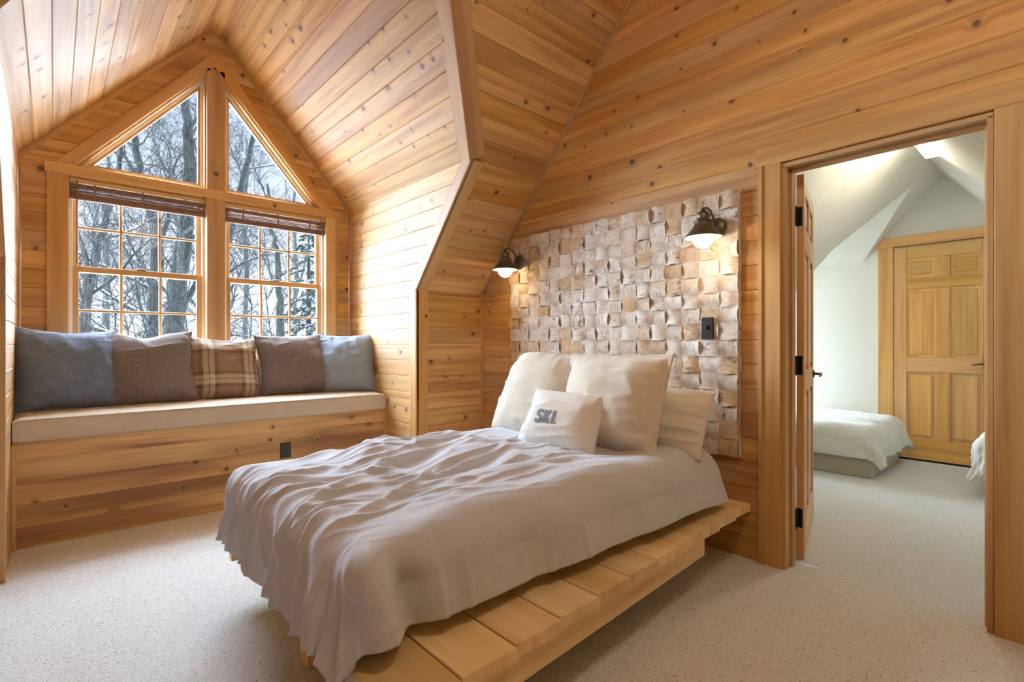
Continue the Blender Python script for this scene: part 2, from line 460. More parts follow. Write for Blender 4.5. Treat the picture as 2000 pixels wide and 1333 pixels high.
# --- dormer cheeks
ckr = poly('wall_dormer_right', [[(XW, YR, 0), (XK, YR, 0), (XK, YR, ZK), (xroof(ZC), YR, ZC), (XW, YR, ZC)]], 'pine', kind='structure')
ckl = poly('wall_dormer_left', [[(XW, YL, 0), (XK, YL, 0), (XK, YL, ZK), (xroof(ZC), YL, ZC), (XW, YL, ZC)]], 'pine', kind='structure')
for (a, b) in rows(0, ZC, .1265, ZC):
    r0 = xroof(a) if a > ZK else XK; r1 = xroof(b) if b > ZK else XK
    plank('plank', (0, YR, a), EX, UP, b - a, (XW, r0, XW, r1), HT, 'pine', ckr)
    plank('plank', (0, YL, b), EX, -UP, b - a, (XW, r1, XW, r0), HT, 'pine', ckl)
# --- dormer ceiling, two slopes with planks along x
sl = math.hypot(YR - YA, ZA - ZC); FL = .035
for side in (1, -1):
    yE = YR if side == 1 else YL
    up_dir = V((0, (YA - yE), ZA - ZC)).normalized()
    c = poly('ceiling', [[(XW, yE, ZC), (xroof(ZC), yE, ZC), (xroof(ZA), YA, ZA), (XW, YA, ZA)]], 'pine', kind='structure')
    n = 13; w = (sl - FL) / n
    for k in range(n):
        s0, s1 = k * w, (k + 1) * w
        z0 = ZC + up_dir.z * s0; z1 = ZC + up_dir.z * s1
        if side == 1:
            # front must face down and to -y : EX x up_dir
            plank('plank', V((0, yE, ZC)) + up_dir * s0, EX, up_dir, w, (XW, xroof(z0), XW, xroof(z1)), HT, 'pine', c)
        else:
            plank('plank', V((0, yE, ZC)) + up_dir * s1, EX, -up_dir, w, (XW, xroof(z1), XW, xroof(z0)), HT, 'pine', c)
    if side == 1:
        plank('ridge_strip', (0, YA + .055, ZA - .052), EX, -EY, .11, (XW, xroof(ZA) - .2, XW, xroof(ZA) - .2), .012, 'pine', c)
# --- main roof slopes
mainL = poly('ceiling', [[(XK, YR, ZK), (XK, 0, ZK), (XR, 0, ZR), (XR, YB, ZR), (XK, YB, ZK), (XK, YL, ZK), (xroof(ZC), YL, ZC), (xroof(ZA), YA, ZA), (xroof(ZC), YR, ZC)]], 'pine', kind='structure')
updir = V((1, 0, M1)).normalized(); Ls = (V((XR, 0, ZR)) - V((XK, 0, ZK))).length
def valley(z, side):
    if z <= ZC: return YR if side > 0 else YL
    if z >= ZA: return YA
    q = (z - ZC) / M2
    return YR - q if side > 0 else YL + q
nrow = int(Ls / .1325)
for k in range(nrow):
    s0, s1 = k * Ls / nrow, (k + 1) * Ls / nrow
    p = V((XK, 0, ZK)) + updir * s0; z0 = ZK + updir.z * s0; z1 = ZK + updir.z * s1
    # length along y, width up the slope: EY x updir = (+,0,-) faces down into the room
    plank('plank', (p.x, 0, p.z), EY, updir, s1 - s0, (valley(z0, 1), 0, valley(z1, 1), 0), HT, 'pine', mainL)
    plank('plank', (p.x, 0, p.z), EY, updir, s1 - s0, (YB, valley(z0, -1), YB, valley(z1, -1)), HT, 'pine', mainL)
mainR = poly('ceiling', [[(XR, 0, ZR), (XE, 0, ZK), (XE, YB, ZK), (XR, YB, ZR)]], 'pine', kind='structure')
tag(poly('wall_right', [[(XE, 0, 0), (XE, 0, ZK), (XE, YB, ZK), (XE, YB, 0)]], 'pine'), kind='structure')
tag(poly('wall_rear', [[(XK, YB, 0), (XK, YB, ZK), (XR, YB, ZR), (XE, YB, ZK), (XE, YB, 0)]], 'pine'), kind='structure')

# --- window wall x = XW with its openings
OY0, OY1, OM0, OM1 = -2.690, -0.904, -1.862, -1.732   # lower opening, mullion
OZ0, OZ1 = 1.03, 2.305
TZ = 2.372
kt = 1.158  # pitch of the triangle windows
AP = 3.355  # apex of the triangular opening (inside of the trim)
def tri_y(z, side): return YA + side * (AP - z) / kt
outer = [(XW, YL, 0), (XW, YR, 0), (XW, YR, ZC), (XW, YA, ZA), (XW, YL, ZC)]
hA = [(XW, OY0, OZ0), (XW, OM0, OZ0), (XW, OM0, OZ1), (XW, OY0, OZ1)]
hB = [(XW, OM1, OZ0), (XW, OY1, OZ0), (XW, OY1, OZ1), (XW, OM1, OZ1)]
hC = [(XW, tri_y(TZ, -1), TZ), (XW, OM0, TZ), (XW, OM0, AP - kt * (YA - OM0))]
hD = [(XW, OM1, TZ), (XW, tri_y(TZ, 1), TZ), (XW, OM1, AP - kt * (OM1 - YA))]
ww = poly('wall_window', [outer, hA, hB, hC, hD], 'pine', kind='structure')
def yl_roof(z): return YL if z <= ZC else YL + (z - ZC) / M2
def yl_open(z): return (OY0 - .035) if z < 2.33 else YA - (AP + .06 - z) / kt
for (a, b) in rows(0, ZA - .02, .1265, ZC):
    if b <= OZ0 + .02 or a >= AP + .055:
        if a >= AP: plank('plank', (XW, 0, a), EY, UP, b - a, (yl_roof(a), 2 * YA - yl_roof(a), yl_roof(b), 2 * YA - yl_roof(b)), HT, 'pine', ww)
        else: plank('plank', (XW, 0, a), EY, UP, b - a, (YL, YR, YL, YR), HT, 'pine', ww)
    else:
        o0, o1 = yl_open(a), yl_open(b)
        if a >= 2.33: o0, o1 = min(o0, YA), min(o1, YA)
        plank('plank', (XW, 0, a), EY, UP, b - a, (yl_roof(a), o0, yl_roof(b), o1), HT, 'pine', ww)
        plank('plank', (XW, 0, a), EY, UP, b - a, (2 * YA - o0, 2 * YA - yl_roof(a), 2 * YA - o1, 2 * YA - yl_roof(b)), HT, 'pine', ww)
# door side: plaster faces of the next room come further down

# ------------------------------------------------------------------ trim of the dormer and corners
tn = [0]
def trim(fn, *a, **k):
    tn[0] += 1
    o = fn('trim_%d' % tn[0], *a, **k); o['kind'] = 'structure'; return o
# dormer edge: knee part, sloped part, valley part. one board on the room side, one on the dormer side
def room_face_board(p0, p1, inward, nrm, w, t):
    p0, p1 = V(p0), V(p1); ex = (p1 - p0).normalized(); ey = V(inward) - ex * V(inward).dot(ex); ey.normalize()
    if ex.cross(ey).dot(V(nrm)) < 0:
        L = (p1 - p0).length
        return trim(board, p1, -ex, ey, L, w, t, 'pine_trim', None)
    return trim(board, p0, ex, ey, (p1 - p0).length, w, t, 'pine_trim', None)
nroof = V((M1, 0, -1)).normalized()
for side, yE in ((1, YR), (-1, YL)):
    yy = yE - side * .016
    A0 = V((XK, yy, 0)); A1 = V((XK, yy, ZK)); A2 = V((xroof(ZC), yy, ZC)); A3 = V((xroof(ZA), YA, ZA))
    inw = V((0, side, 0))
    room_face_board(A0, A1 + V((0, 0, .01)), inw, (1, 0, 0), .10, .034)
    room_face_board(A1, A2, inw, nroof, .10, .034)
    vd = (A3 - A2).normalized()
    inv = (inw - vd * inw.dot(vd))
    room_face_board(A2, A3, inv, nroof, .10, .034)
    if side < 0: continue
    # dormer side boards
    nd = V((0, -side, 0))
    room_face_board(A0 + V((.034, side * .016 - side * .0, 0)), A1 + V((.034, side * .016, -.02)), V((-1, 0, 0)), nd, .085, .026)
    offs = nroof * .034
    room_face_board(A1 + offs + V((0, side * .016, 0)), A2 + offs + V((0, side * .016, 0)), V((-1, 0, .0)), nd, .10, .026)
    nsl = V((0, -side * (ZA - ZC), -(abs(YA - yE)))).normalized()
    room_face_board(A2 + offs, A3 + offs, V((-1, 0, 0)), nsl, .10, .024)
# corner strips (quarter round)
def strip(p0, p1, r=.011): return trim(tube, [p0, p1], r, 'pine_trim', None, 8)
strip((XK + .016, -.016, 0), (XK + .016, -.016, ZK), .013)
strip(V((XK, -.018, ZK)) + nroof * .016, V((XR, -.018, ZR)) + nroof * .016, .014)
strip((XW + .016, YR - .016, 0), (XW + .016, YR - .016, ZC), .012)
strip((XW + .016, YL + .016, 0), (XW + .016, YL + .016, ZC), .012)
for s_, yE in ((1, YR), (-1, YL)):
    q = V((0, YA - yE, ZA - ZC)).normalized(); nn = V((0, -s_ * q.z, -abs(q.y)))
    if s_ > 0: trim(plank, V((XW, yE, ZC)) + nn * .010, q, nn, .034, (0, sl - .03, 0, sl - .03), .022, 'pine_trim', None)
    else: trim(plank, V((XW, yE, ZC)) + nn * .010 + q * sl, -q, nn, .034, (.03, sl, .03, sl), .022, 'pine_trim', None)

# ------------------------------------------------------------------ windows
FX = XW + .020    # casing base plane
def cas(y0, y1, z0, z1, t=.022, mat='pine_trim', off=0.0):
    """flat casing board on the window wall facing +x"""
    if (z1 - z0) > (y1 - y0): return trim(board, (XW + off, y0, z1), -UP, EY, z1 - z0, y1 - y0, t, mat, None)
    return trim(board, (XW + off, y0, z0), EY, UP, y1 - y0, z1 - z0, t, mat, None)
cas(-2.782, -2.688, .72, 2.31, .026); cas(-2.802, -2.780, .72, 2.31, .032)
cas(-.906, -.812, .72, 2.31, .026); cas(-.814, -.792, .72, 2.31, .032)
cas(-1.862, -1.732, .72, 3.33, .030)
cas(-2.810, -.784, 2.303, 2.372, .036)
cas(-2.80, -.792, 1.0, 1.035, .05)
for s_ in (-1, 1):
    # raking trims of the triangles: cut level at the foot and plumb at the apex
    q = V((0, -s_, kt)).normalized(); nn = V((0, s_ * kt, 1)).normalized(); w = .082
    p0 = V((XW, tri_y(TZ, s_), TZ)); L = (V((XW, YA, AP)) - p0).length
    if s_ < 0: trim(plank, p0, q, nn, w, (0, L, -w / kt, L + w * kt), .030, 'pine_trim', None)
    else: trim(plank, p0 + nn * w, q, -nn, w, (-w / kt, L + w * kt, 0, L), .030, 'pine_trim', None)

GX = XW - .075
def window(idx, y0, y1):
    w = struct('window_%d' % idx, (XW, (y0 + y1) / 2, OZ0), label='double hung pine window with three by two panes per sash')
    # jamb liners
    for yy in (y0, y1):
        s = 1 if yy == y0 else -1
        rbox('jamb', (XW - .12, yy - .012 if s > 0 else yy - .004, OZ0), (XW + .004, yy + .004 if s > 0 else yy + .012, OZ1), 'pine_trim', w, .002)
        rbox('jamb_liner', (XW - .085, yy + (.004 if s > 0 else -.022), OZ0 + .02), (XW - .030, yy + (.022 if s > 0 else -.004), OZ1 - .015), 'vinyl', w, .002)
    rbox('head_jamb', (XW - .12, y0, OZ1 - .012), (XW + .004, y1, OZ1 + .004), 'pine_trim', w, .002)
    rbox('sill', (XW - .13, y0, OZ0 - .02), (XW + .01, y1, OZ0 + .02), 'pine_trim', w, .002)
    a, b = y0 + .022, y1 - .022
    for nm, zb, zt, xx in (('upper', 1.648, OZ1 - .012, GX - .022), ('lower', OZ0 + .02, 1.690, GX + .012)):
        sa = rbox('sash_stile', (xx - .016, a, zb), (xx + .016, a + .034, zt), 'pine_trim', w, .003)
        rbox('sash_stile', (xx - .016, b - .034, zb), (xx + .016, b, zt), 'pine_trim', w, .003)
        rbt = .042; rbb = .042 if nm == 'upper' else .055; rtt = .05 if nm == 'upper' else .042
        rbox('sash_rail', (xx - .016, a + .034, zb), (xx + .016, b - .034, zb + rbb), 'pine_trim', w, .003)
        rbox('sash_rail', (xx - .016, a + .034, zt - rtt), (xx + .016, b - .034, zt), 'pine_trim', w, .003)
        gy0, gy1, gz0, gz1 = a + .034, b - .034, zb + rbb, zt - rtt
        for k in (1, 2):
            y = gy0 + (gy1 - gy0) * k / 3
            rbox('muntin', (xx - .010, y - .009, gz0), (xx + .010, y + .009, gz1), 'pine_trim', w, .004)
        zm = (gz0 + gz1) / 2
        for k in range(3):
            p, q = gy0 + (gy1 - gy0) * k / 3 + (.009 if k else 0), gy0 + (gy1 - gy0) * (k + 1) / 3 - (.009 if k < 2 else 0)
            rbox('muntin', (xx - .010, p, zm - .009), (xx + .010, q, zm + .009), 'pine_trim', w, .004)
            for (c, d) in ((gz0, zm - .009), (zm + .009, gz1)):
                mk('pane', [(xx, p, c), (xx, q, c), (xx, q, d), (xx, p, d)], [(0, 1, 2, 3)], 'window_glass', w)
    # sash lock on the meeting rail
    rbox('sash_lock', (GX + .028, (y0 + y1) / 2 - .03, 1.688), (GX + .042, (y0 + y1) / 2 + .03, 1.700), 'brass_dark', w, .004)
    return w
window(1, OY0, OM0); window(2, OM1, OY1)
def tri_window(idx, s_):
    ym = OM0 if s_ < 0 else OM1
    pts = [V((0, tri_y(TZ, s_), TZ)), V((0, ym, TZ)), V((0, ym, AP - kt * abs(YA - ym)))]
    w = struct('window_%d' % idx, (XW, ym, TZ), label='triangular fixed pine window under the gable')
    cen = (pts[0] + pts[1] + pts[2]) / 3
    def inset(d):
        out = []
        for i in range(3):
            p, a, b = pts[i], pts[i - 1], pts[(i + 1) % 3]
            e1 = (a - p).normalized(); e2 = (b - p).normalized(); ang = e1.angle(e2)
            out.append(p + (e1 + e2).normalized() * (d / math.sin(ang / 2)))
        return out
    def ring(nm, d0, d1, x0, x1, mat):
        A, B = inset(d0), inset(d1)
        for i in range(3):
            j = (i + 1) % 3
            q = [A[i], A[j], B[j], B[i]]
            v = [(x0, p.y, p.z) for p in q] + [(x1, p.y, p.z) for p in q]
            o = mk(nm, [V(c) for c in v], [(0, 1, 2, 3), (7, 6, 5, 4), (0, 4, 5, 1), (1, 5, 6, 2), (2, 6, 7, 3), (3, 7, 4, 0)], mat, w)
    ring('jamb', 0, .012, XW - .12, XW + .004, 'pine_trim')
    ring('glazing_frame', .012, .030, XW - .10, XW - .045, 'vinyl')
    ring('glazing_bead', .028, .046, XW - .09, XW - .058, 'pine_trim')
    g = inset(.04)
    mk('pane', [(GX, p.y, p.z) for p in g], [(0, 1, 2)], 'window_glass', w)
tri_window(3, -1); tri_window(4, 1)

# bamboo blinds, rolled up
def blind(y0, y1, label, wand_y, cord_y):
    x = XW - .012
    t = thing('bamboo_blind', label, 'blind', (x, (y0 + y1) / 2, 2.27), 'bamboo blinds in the lower windows')
    rbox('headrail', (x - .018, y0 + .004, 2.262), (x + .018, y1 - .004, 2.290), 'headrail_wood', t, .004)
    r = random.Random(int(-y0 * 100))
    z = 2.256
    for k in range(11):
        h = r.uniform(.005, .008); dx = r.uniform(-.006, .006)
        rbox('slat', (x - .014 + dx, y0 + .006, z - h), (x + .012 + dx, y1 - .006, z), 'blind_wood', t, .002, 1)
        z -= h + (r.uniform(.003, .007) if 2 < k < 7 else .001)
    rbox('bottom_rail', (x - .016, y0 + .006, z - .016), (x + .014, y1 - .006, z), 'blind_wood', t, .003)
    for yy in (y0 + .14, (y0 + y1) / 2, y1 - .14):
        rbox('binding', (x + .014, yy - .006, z - .012), (x + .020, yy + .006, 2.262), 'blind_wood', t, .001, 1)
    tube('tilt_wand', [(x + .022, wand_y, 2.275), (x + .022, wand_y, 1.70)], .0045, 'blind_wood', t, 8)
    tube('pull_cord', [(x + .022, cord_y, 2.262), (x + .022, cord_y, 1.25)], .0018, 'cord', t, 6)
    lathe('cord_knob', [(.0, .035), (.004, .03), (.008, .008), (.006, 0), (0, 0)], (x + .022, cord_y, 1.225), 'blind_wood', t, 10)
blind(OY0, OM0, 'rolled-up dark bamboo blind with a wand in the left lower window', OY0 + .045, OY0 + .085)
blind(OM1, OY1, 'rolled-up dark bamboo blind in the right lower window', OY1 - .045, OY1 - .030)

# ------------------------------------------------------------------ doorway and doors
dw = .13
for nm, lo, hi in (('a', (DX0 - .012, -.012, 0), (DX0 + .008, dw, DZ)), ('b', (DX1 - .008, -.012, 0), (DX1 + .012, dw, DZ)), ('c', (DX0 - .012, -.012, DZ - .008), (DX1 + .012, dw, DZ + .014))):
    trim(rbox, lo, hi, 'pine_trim', None, .002)
# door stops
trim(rbox, (DX0 + .006, .045, 0), (DX0 + .020, .085, DZ - .008), 'pine_trim', None, .003)
trim(rbox, (DX1 - .020, .045, 0), (DX1 - .006, .085, DZ - .008), 'pine_trim', None, .003)
trim(rbox, (DX0 + .006, .045, DZ - .022), (DX1 - .006, .085, DZ - .008), 'pine_trim', None, .003)
# casings (front to -y: ex = up, ey = +x gives -y? up x X = +y, so use -up)
def casing_front(x0, x1, z0, z1, t):
    if z1 - z0 > x1 - x0: return trim(board, (x1, -.002, z0), UP, -EX, z1 - z0, x1 - x0, t, 'pine_trim', None)
    return trim(board, (x0, -.002, z0), EX, UP, x1 - x0, z1 - z0, t, 'pine_trim', None)
casing_front(-1.110, -1.022, 0, 2.066, .022); casing_front(-1.131, -1.108, 0, 2.066, .030)
casing_front(-.232, -.144 + .03, 0, 2.066, .022)
casing_front(-1.146, .02, 2.064, 2.155, .026)

def slab(root, M, W, H, th, cols, panel_rows, mat='door_wood'):
    """door leaf: local x across, y through, z up; stiles and rails proud of the panels, both faces"""
    def lb(nm, x0, x1, z0, z1, y0, y1, r=.003):
        sx_, sz_ = x1 - x0, z1 - z0
        bm = bmesh.new(); bmesh.ops.create_cube(bm, size=1)
        vert = sz_ > sx_
        size = (sz_, sx_, y1 - y0) if vert else (sx_, sz_, y1 - y0)   # grain along local x
        for v in bm.verts: v.co = V((v.co.x * size[0], v.co.y * size[1], v.co.z * size[2]))
        bmesh.ops.bevel(bm, geom=list(bm.edges), offset=r, segments=1, affect='EDGES')
        me = bpy.data.meshes.new(nm); bm.to_mesh(me); bm.free(); me.materials.append(MAT[mat])
        o = bpy.data.objects.new(nm, me)
        if vert: R = Matrix(((0, 1, 0), (0, 0, 1), (1, 0, 0))).to_4x4()
        else: R = Matrix(((1, 0, 0), (0, 0, -1), (0, 1, 0))).to_4x4()
        place(o, M @ Matrix.Translation(((x0 + x1) / 2, (y0 + y1) / 2, (z0 + z1) / 2)) @ R, root)
        return o
    h = th / 2
    lb('stile', 0, cols[0][0], 0, H, -h, h); lb('stile', cols[1][1], W, 0, H, -h, h)
    zz = 0
    for (a, b) in panel_rows + [(H, H)]:
        lb('rail', cols[0][0], cols[1][1], zz, a, -h, h); zz = b
    for (a, b) in panel_rows:
        lb('mullion', cols[0][1], cols[1][0], a, b, -h, h)
        for (c, d) in cols:
            lb('panel', c, d, a, b, -h * .35, h * .35, .001)
            lb('panel_field', c + .028, d - .028, a + .028, b - .028, -h * .72, h * .72, .007)
def lever(root, M, s):
    """lever handle on the face y*s"""
    def P(x, y, z): return M @ V((x, y * s, z))
    ax = (M.to_3x3() @ V((0, s, 0)))
    lathe('rosette', [(0, .012), (.018, .010), (.027, .003), (.027, 0)], P(0, .018, 0), 'brass_dark', root, 16, ax)
    tube('lever', [P(0, .018, 0), P(0, .055, 0), P(-.012, .062, 0), P(-.05, .064, .004), P(-.09, .064, -.004), P(-.112, .062, -.010)], [.008, .008, .0085, .009, .007, .005], 'brass_dark', root, 10)
COLS = [(.105, .325), (.435, .655)]; RWS = [(.20, .865), (.985, 1.63), (1.76, 1.94)]
# the open door, swung into the next room
hx, hy = -.994, .165
dd = V((-.195, .76, 0)).normalized()
d1 = struct('door_1', (hx, hy, .012), label='open six-panel pine door swung into the next room')
Md = frame((hx, hy, .012), dd, V((-dd.y, dd.x, 0)))
slab(d1, Md, .76, 2.025, .035, COLS, RWS)
lever(d1, Md @ Matrix.Translation((.70, 0, .94)), -1); lever(d1, Md @ Matrix.Translation((.70, 0, .94)), 1)
for z in (.225, 1.03, 1.815):
    hg = rbox('hinge', (hx - .040, hy - .006, z - .05), (hx + .012, hy - .001, z + .05), 'black_iron', d1, .004)
    rbox('hinge_leaf', (DX0 + .006, .092, z - .05), (DX0 + .011, .145, z + .05), 'black_iron', d1, .002)
    tube('hinge_pin', [(hx - .040, hy - .010, z - .053), (hx - .040, hy - .010, z + .053)], .0065, 'black_iron', d1, 8)
    for dz in (-.026, 0.0, .026): rbox('screw_slot', (hx - .032, hy - .0075, z + dz - .009), (hx - .029, hy - .0055, z + dz + .009), 'vinyl', d1, 0)
# the closed door at the far end
YF = 3.54
d2 = struct('door_2', (-1.265, YF - .02, .02), label='closed six-panel pine door at the far end of the pale room')
M2d = Matrix.Translation((-1.265, YF - .025, .02))
slab(d2, M2d, .765, 2.075, .035, COLS, [(.20, .845), (.99, 1.655), (1.765, 1.955)])
lever(d2, M2d @ Matrix.Translation((.70, 0, .935)), -1)
def casing_far(x0, x1, z0, z1, t):
    if z1 - z0 > x1 - x0: return trim(board, (x1, YF - .0, z0), UP, -EX, z1 - z0, x1 - x0, t, 'door_wood', None)
    return trim(board, (x0, YF, z0), EX, UP, x1 - x0, z1 - z0, t, 'door_wood', None)
casing_far(-1.400, -1.305, 0, 2.11, .024); trim(rbox, (-1.307, YF - .05, 0), (-1.267, YF, 2.11), 'door_wood', None, .003)
casing_far(-.475, -.38, 0, 2.11, .024)
trim(plank, (-1.40, YF, 2.11), EX, UP, .098, (-.02, 1.10, .03, 1.10), .03, 'door_wood', None)
rbox('door_gap', (-1.265, YF - .03, .0), (-.5, YF - .005, .02), 'gap_dark', d2, 0)

# ------------------------------------------------------------------ the pale room beyond
ZP = 2.753; MP = 1.16; YN = 0.135
xP = lambda z: XR - (ZP - z) / MP
XQ = -2.80; ZQ = ZP - MP * (XR - XQ); XQ2 = 2 * XR - XQ
D0, D1, DE = 2.55, YF, 2.0; DY = (D0 + D1) / 2; DR = DE + (D1 - DY) * MP
XD = -3.35
ceilP = poly('ceiling', [[(XQ, YN, ZQ), (XR, YN, ZP), (XR, YF, ZP), (xP(DE), YF, DE), (xP(DR), DY, DR), (xP(DE), D0, DE), (XQ, D0, ZQ)]], 'plaster', kind='structure')
tag(poly('ceiling', [[(XR, YN, ZP), (XQ2, YN, ZQ), (XQ2, YF, ZQ), (XR, YF, ZP)]], 'plaster'), kind='structure')
tag(poly('wall_far', [[(XD, YF, 0), (XQ2, YF, 0), (XQ2, YF, ZQ), (XR, YF, ZP), (xP(DE), YF, DE), (XD, YF, DE)]], 'plaster_smooth'), kind='structure')
tag(poly('ceiling', [[(XD, YF, DE), (xP(DE), YF, DE), (xP(DR), DY, DR), (XD, DY, DR)]], 'plaster'), kind='structure')
tag(poly('ceiling', [[(XD, D0, DE), (xP(DE), D0, DE), (xP(DR), DY, DR), (XD, DY, DR)]], 'plaster'), kind='structure')
tag(poly('wall_alcove_near', [[(XD, D0, 0), (XQ, D0, 0), (XQ, D0, ZQ), (xP(DE), D0, DE), (XD, D0, DE)]], 'plaster_smooth'), kind='structure')
tag(poly('wall_alcove_end', [[(XD, D0, 0), (XD, D1, 0), (XD, D1, DE), (XD, DY, DR), (XD, D0, DE)], [(XD, D0 + .14, .75), (XD, D1 - .14, .75), (XD, D1 - .14, 1.95), (XD, D0 + .14, 1.95)]], 'plaster_smooth'), kind='structure')
w5 = struct('window_5', (XD, DY, .75), label='small window in the alcove of the pale room')
for lo, hi in (((D0 + .13, .74), (D0 + .18, 1.96)), ((D1 - .18, .74), (D1 - .13, 1.96)), ((D0 + .13, .74), (D1 - .13, .79)), ((D0 + .13, 1.91), (D1 - .13, 1.96)), ((D0 + .13, 1.33), (D1 - .13, 1.37))):
    rbox('sash_rail', (XD - .04, lo[0], lo[1]), (XD + .02, hi[0], hi[1]), 'pine_trim', w5, .003)
mk('pane', [(XD, D0 + .14, .75), (XD, D1 - .14, .75), (XD, D1 - .14, 1.95), (XD, D0 + .14, 1.95)], [(0, 1, 2, 3)], 'window_glass', w5)
tag(poly('wall_pale_left', [[(XQ, YN, 0), (XQ, D0, 0), (XQ, D0, ZQ), (XQ, YN, ZQ)]], 'plaster_smooth'), kind='structure')
tag(poly('wall_pale_right', [[(XQ2, YN, 0), (XQ2, YF, 0), (XQ2, YF, ZQ), (XQ2, YN, ZQ)]], 'plaster_smooth'), kind='structure')
tag(poly('wall_pale_near', [[(XQ, YN, 0), (DX0 - .01, YN, 0), (DX0 - .01, YN, DZ + .01), (DX1 + .01, YN, DZ + .01), (DX1 + .01, YN, 0), (XQ2, YN, 0), (XQ2, YN, ZQ), (XR, YN, ZP), (XQ, YN, ZQ)]], 'plaster_smooth'), kind='structure')
# fluorescent fixture on the ridge
fx = thing('ceiling_light', 'white wraparound fluorescent light on the pale room ceiling', 'light', (-.72, 1.7, 2.56))
rbox('housing', (-.80, 1.10, 2.575), (-.64, 2.15, 2.605), 'vinyl', fx, .006)
rbox('diffuser', (-.795, 1.12, 2.535), (-.645, 2.13, 2.576), 'tube_light', fx, .012)

# ------------------------------------------------------------------ window seat and its cushions
SX = -3.94; SZ = .592
ws = thing('window_seat', 'built-in pine window seat with a plank front across the dormer', 'bench', (SX, YA, 0))
for i, (a, b) in enumerate(((0, .118), (.118, .245), (.245, .366), (.366, .490), (.490, SZ - .01))):
    plank('plank', (SX - .018, 0, a), EY, UP, b - a, (YL + .014, YR - .014, YL + .014, YR - .014), .018, 'bench_pine', ws, .002, .0015)
rbox('seat_top', (XW + .01, YL + .014, SZ - .02), (SX, YR - .014, SZ), 'bench_pine', ws, .003)
for yy in (YL + .022, YR - .022): rbox('corner_strip', (SX - .004, yy - .010, 0), (SX + .012, yy + .010, SZ - .01), 'pine_trim', ws, .003)

def grid_obj(name, P, mat, parent=None, closed_back=None, uv=True, M=None):
    """P: ny x nx x 3 grid"""
    ny, nx, _ = P.shape
    f = [(j * nx + i, j * nx + i + 1, (j + 1) * nx + i + 1, (j + 1) * nx + i) for j in range(ny - 1) for i in range(nx - 1)]
    return mk(name, P.reshape(-1, 3).tolist(), f, mat, parent, M, smooth=True)
def normals(P):
    du = np.gradient(P, axis=1); dv = np.gradient(P, axis=0)
    n = np.cross(du, dv); return n / (np.linalg.norm(n, axis=2, keepdims=True) + 1e-9)

# long seat pad: boxed cushion with piping and a slightly quilted top
def seat_pad():
    y0, y1, x0, x1 = YL + .016, YR - .018, XW + .02, SX + .012
    z0, z1 = SZ + .001, SZ + .128
    t = thing('seat_pad', 'long beige boxed seat cushion lying on the window seat', 'cushion', (SX, YA, SZ))
    n, m = 150, 60
    prof = []
    # profile across: back bottom -> back top -> front top -> front bottom
    xs = np.concatenate([[x0, x0], np.linspace(x0 + .02, x1 - .012, 26), [x1 - .002, x1 + .004, x1 + .007, x1 + .005, x1 - .002]])
    zs = np.concatenate([[z0, z1 - .015], np.full(26, z1), [z1 - .006, z1 - .02, (z0 + z1) / 2, z0 + .02, z0]])
    ys = np.linspace(y0, y1, n)
    Pp = np.zeros((len(xs), n, 3))
    for i in range(len(xs)):
        Pp[i, :, 0] = xs[i]; Pp[i, :, 1] = ys; Pp[i, :, 2] = zs[i]
        top = 2 <= i < 28
        if top:
            fr = (i - 2) / 25
            Pp[i, :, 2] += .009 * np.sin(PI * min(1, fr)) + .006 * (vnoise(ys * 3 + 4, np.full(n, xs[i] * 5)) - .5) + .004 * (vnoise(ys * 14, np.full(n, xs[i] * 9)) - .5)
            if fr > .75: Pp[i, :, 2] += .003 * (vnoise(ys * 22, np.full(n, 2.)) - .5) * (fr - .75) * 4
        elif i >= 28:
            Pp[i, :, 0] += .006 * (vnoise(ys * 16, np.full(n, zs[i] * 6)) - .5)
    # sag at both ends
    e = sm(0, .03, ys - y0) * sm(0, .03, y1 - ys)
    Pp[:, :, 2] = z0 + (Pp[:, :, 2] - z0) * (.86 + .14 * e)
    cv = grid_obj('cover', Pp[:, ::-1], 'seat_canvas', t)
    for yy, k in ((y0, 0), (y1, n - 1)):
        ring = [tuple(Pp[i, k]) for i in range(len(xs))]
        mk('end_panel', ring, [tuple(range(len(ring)))], 'seat_canvas', t)
    tube('piping', [V(Pp[28, k]) + V((.002, 0, .003)) for k in range(0, n, 2)], .0045, 'seat_canvas', t, 6)
    tube('piping', [V(Pp[-1, k]) + V((.004, 0, .006)) for k in range(0, n, 2)], .004, 'seat_canvas', t, 6)
seat_pad()

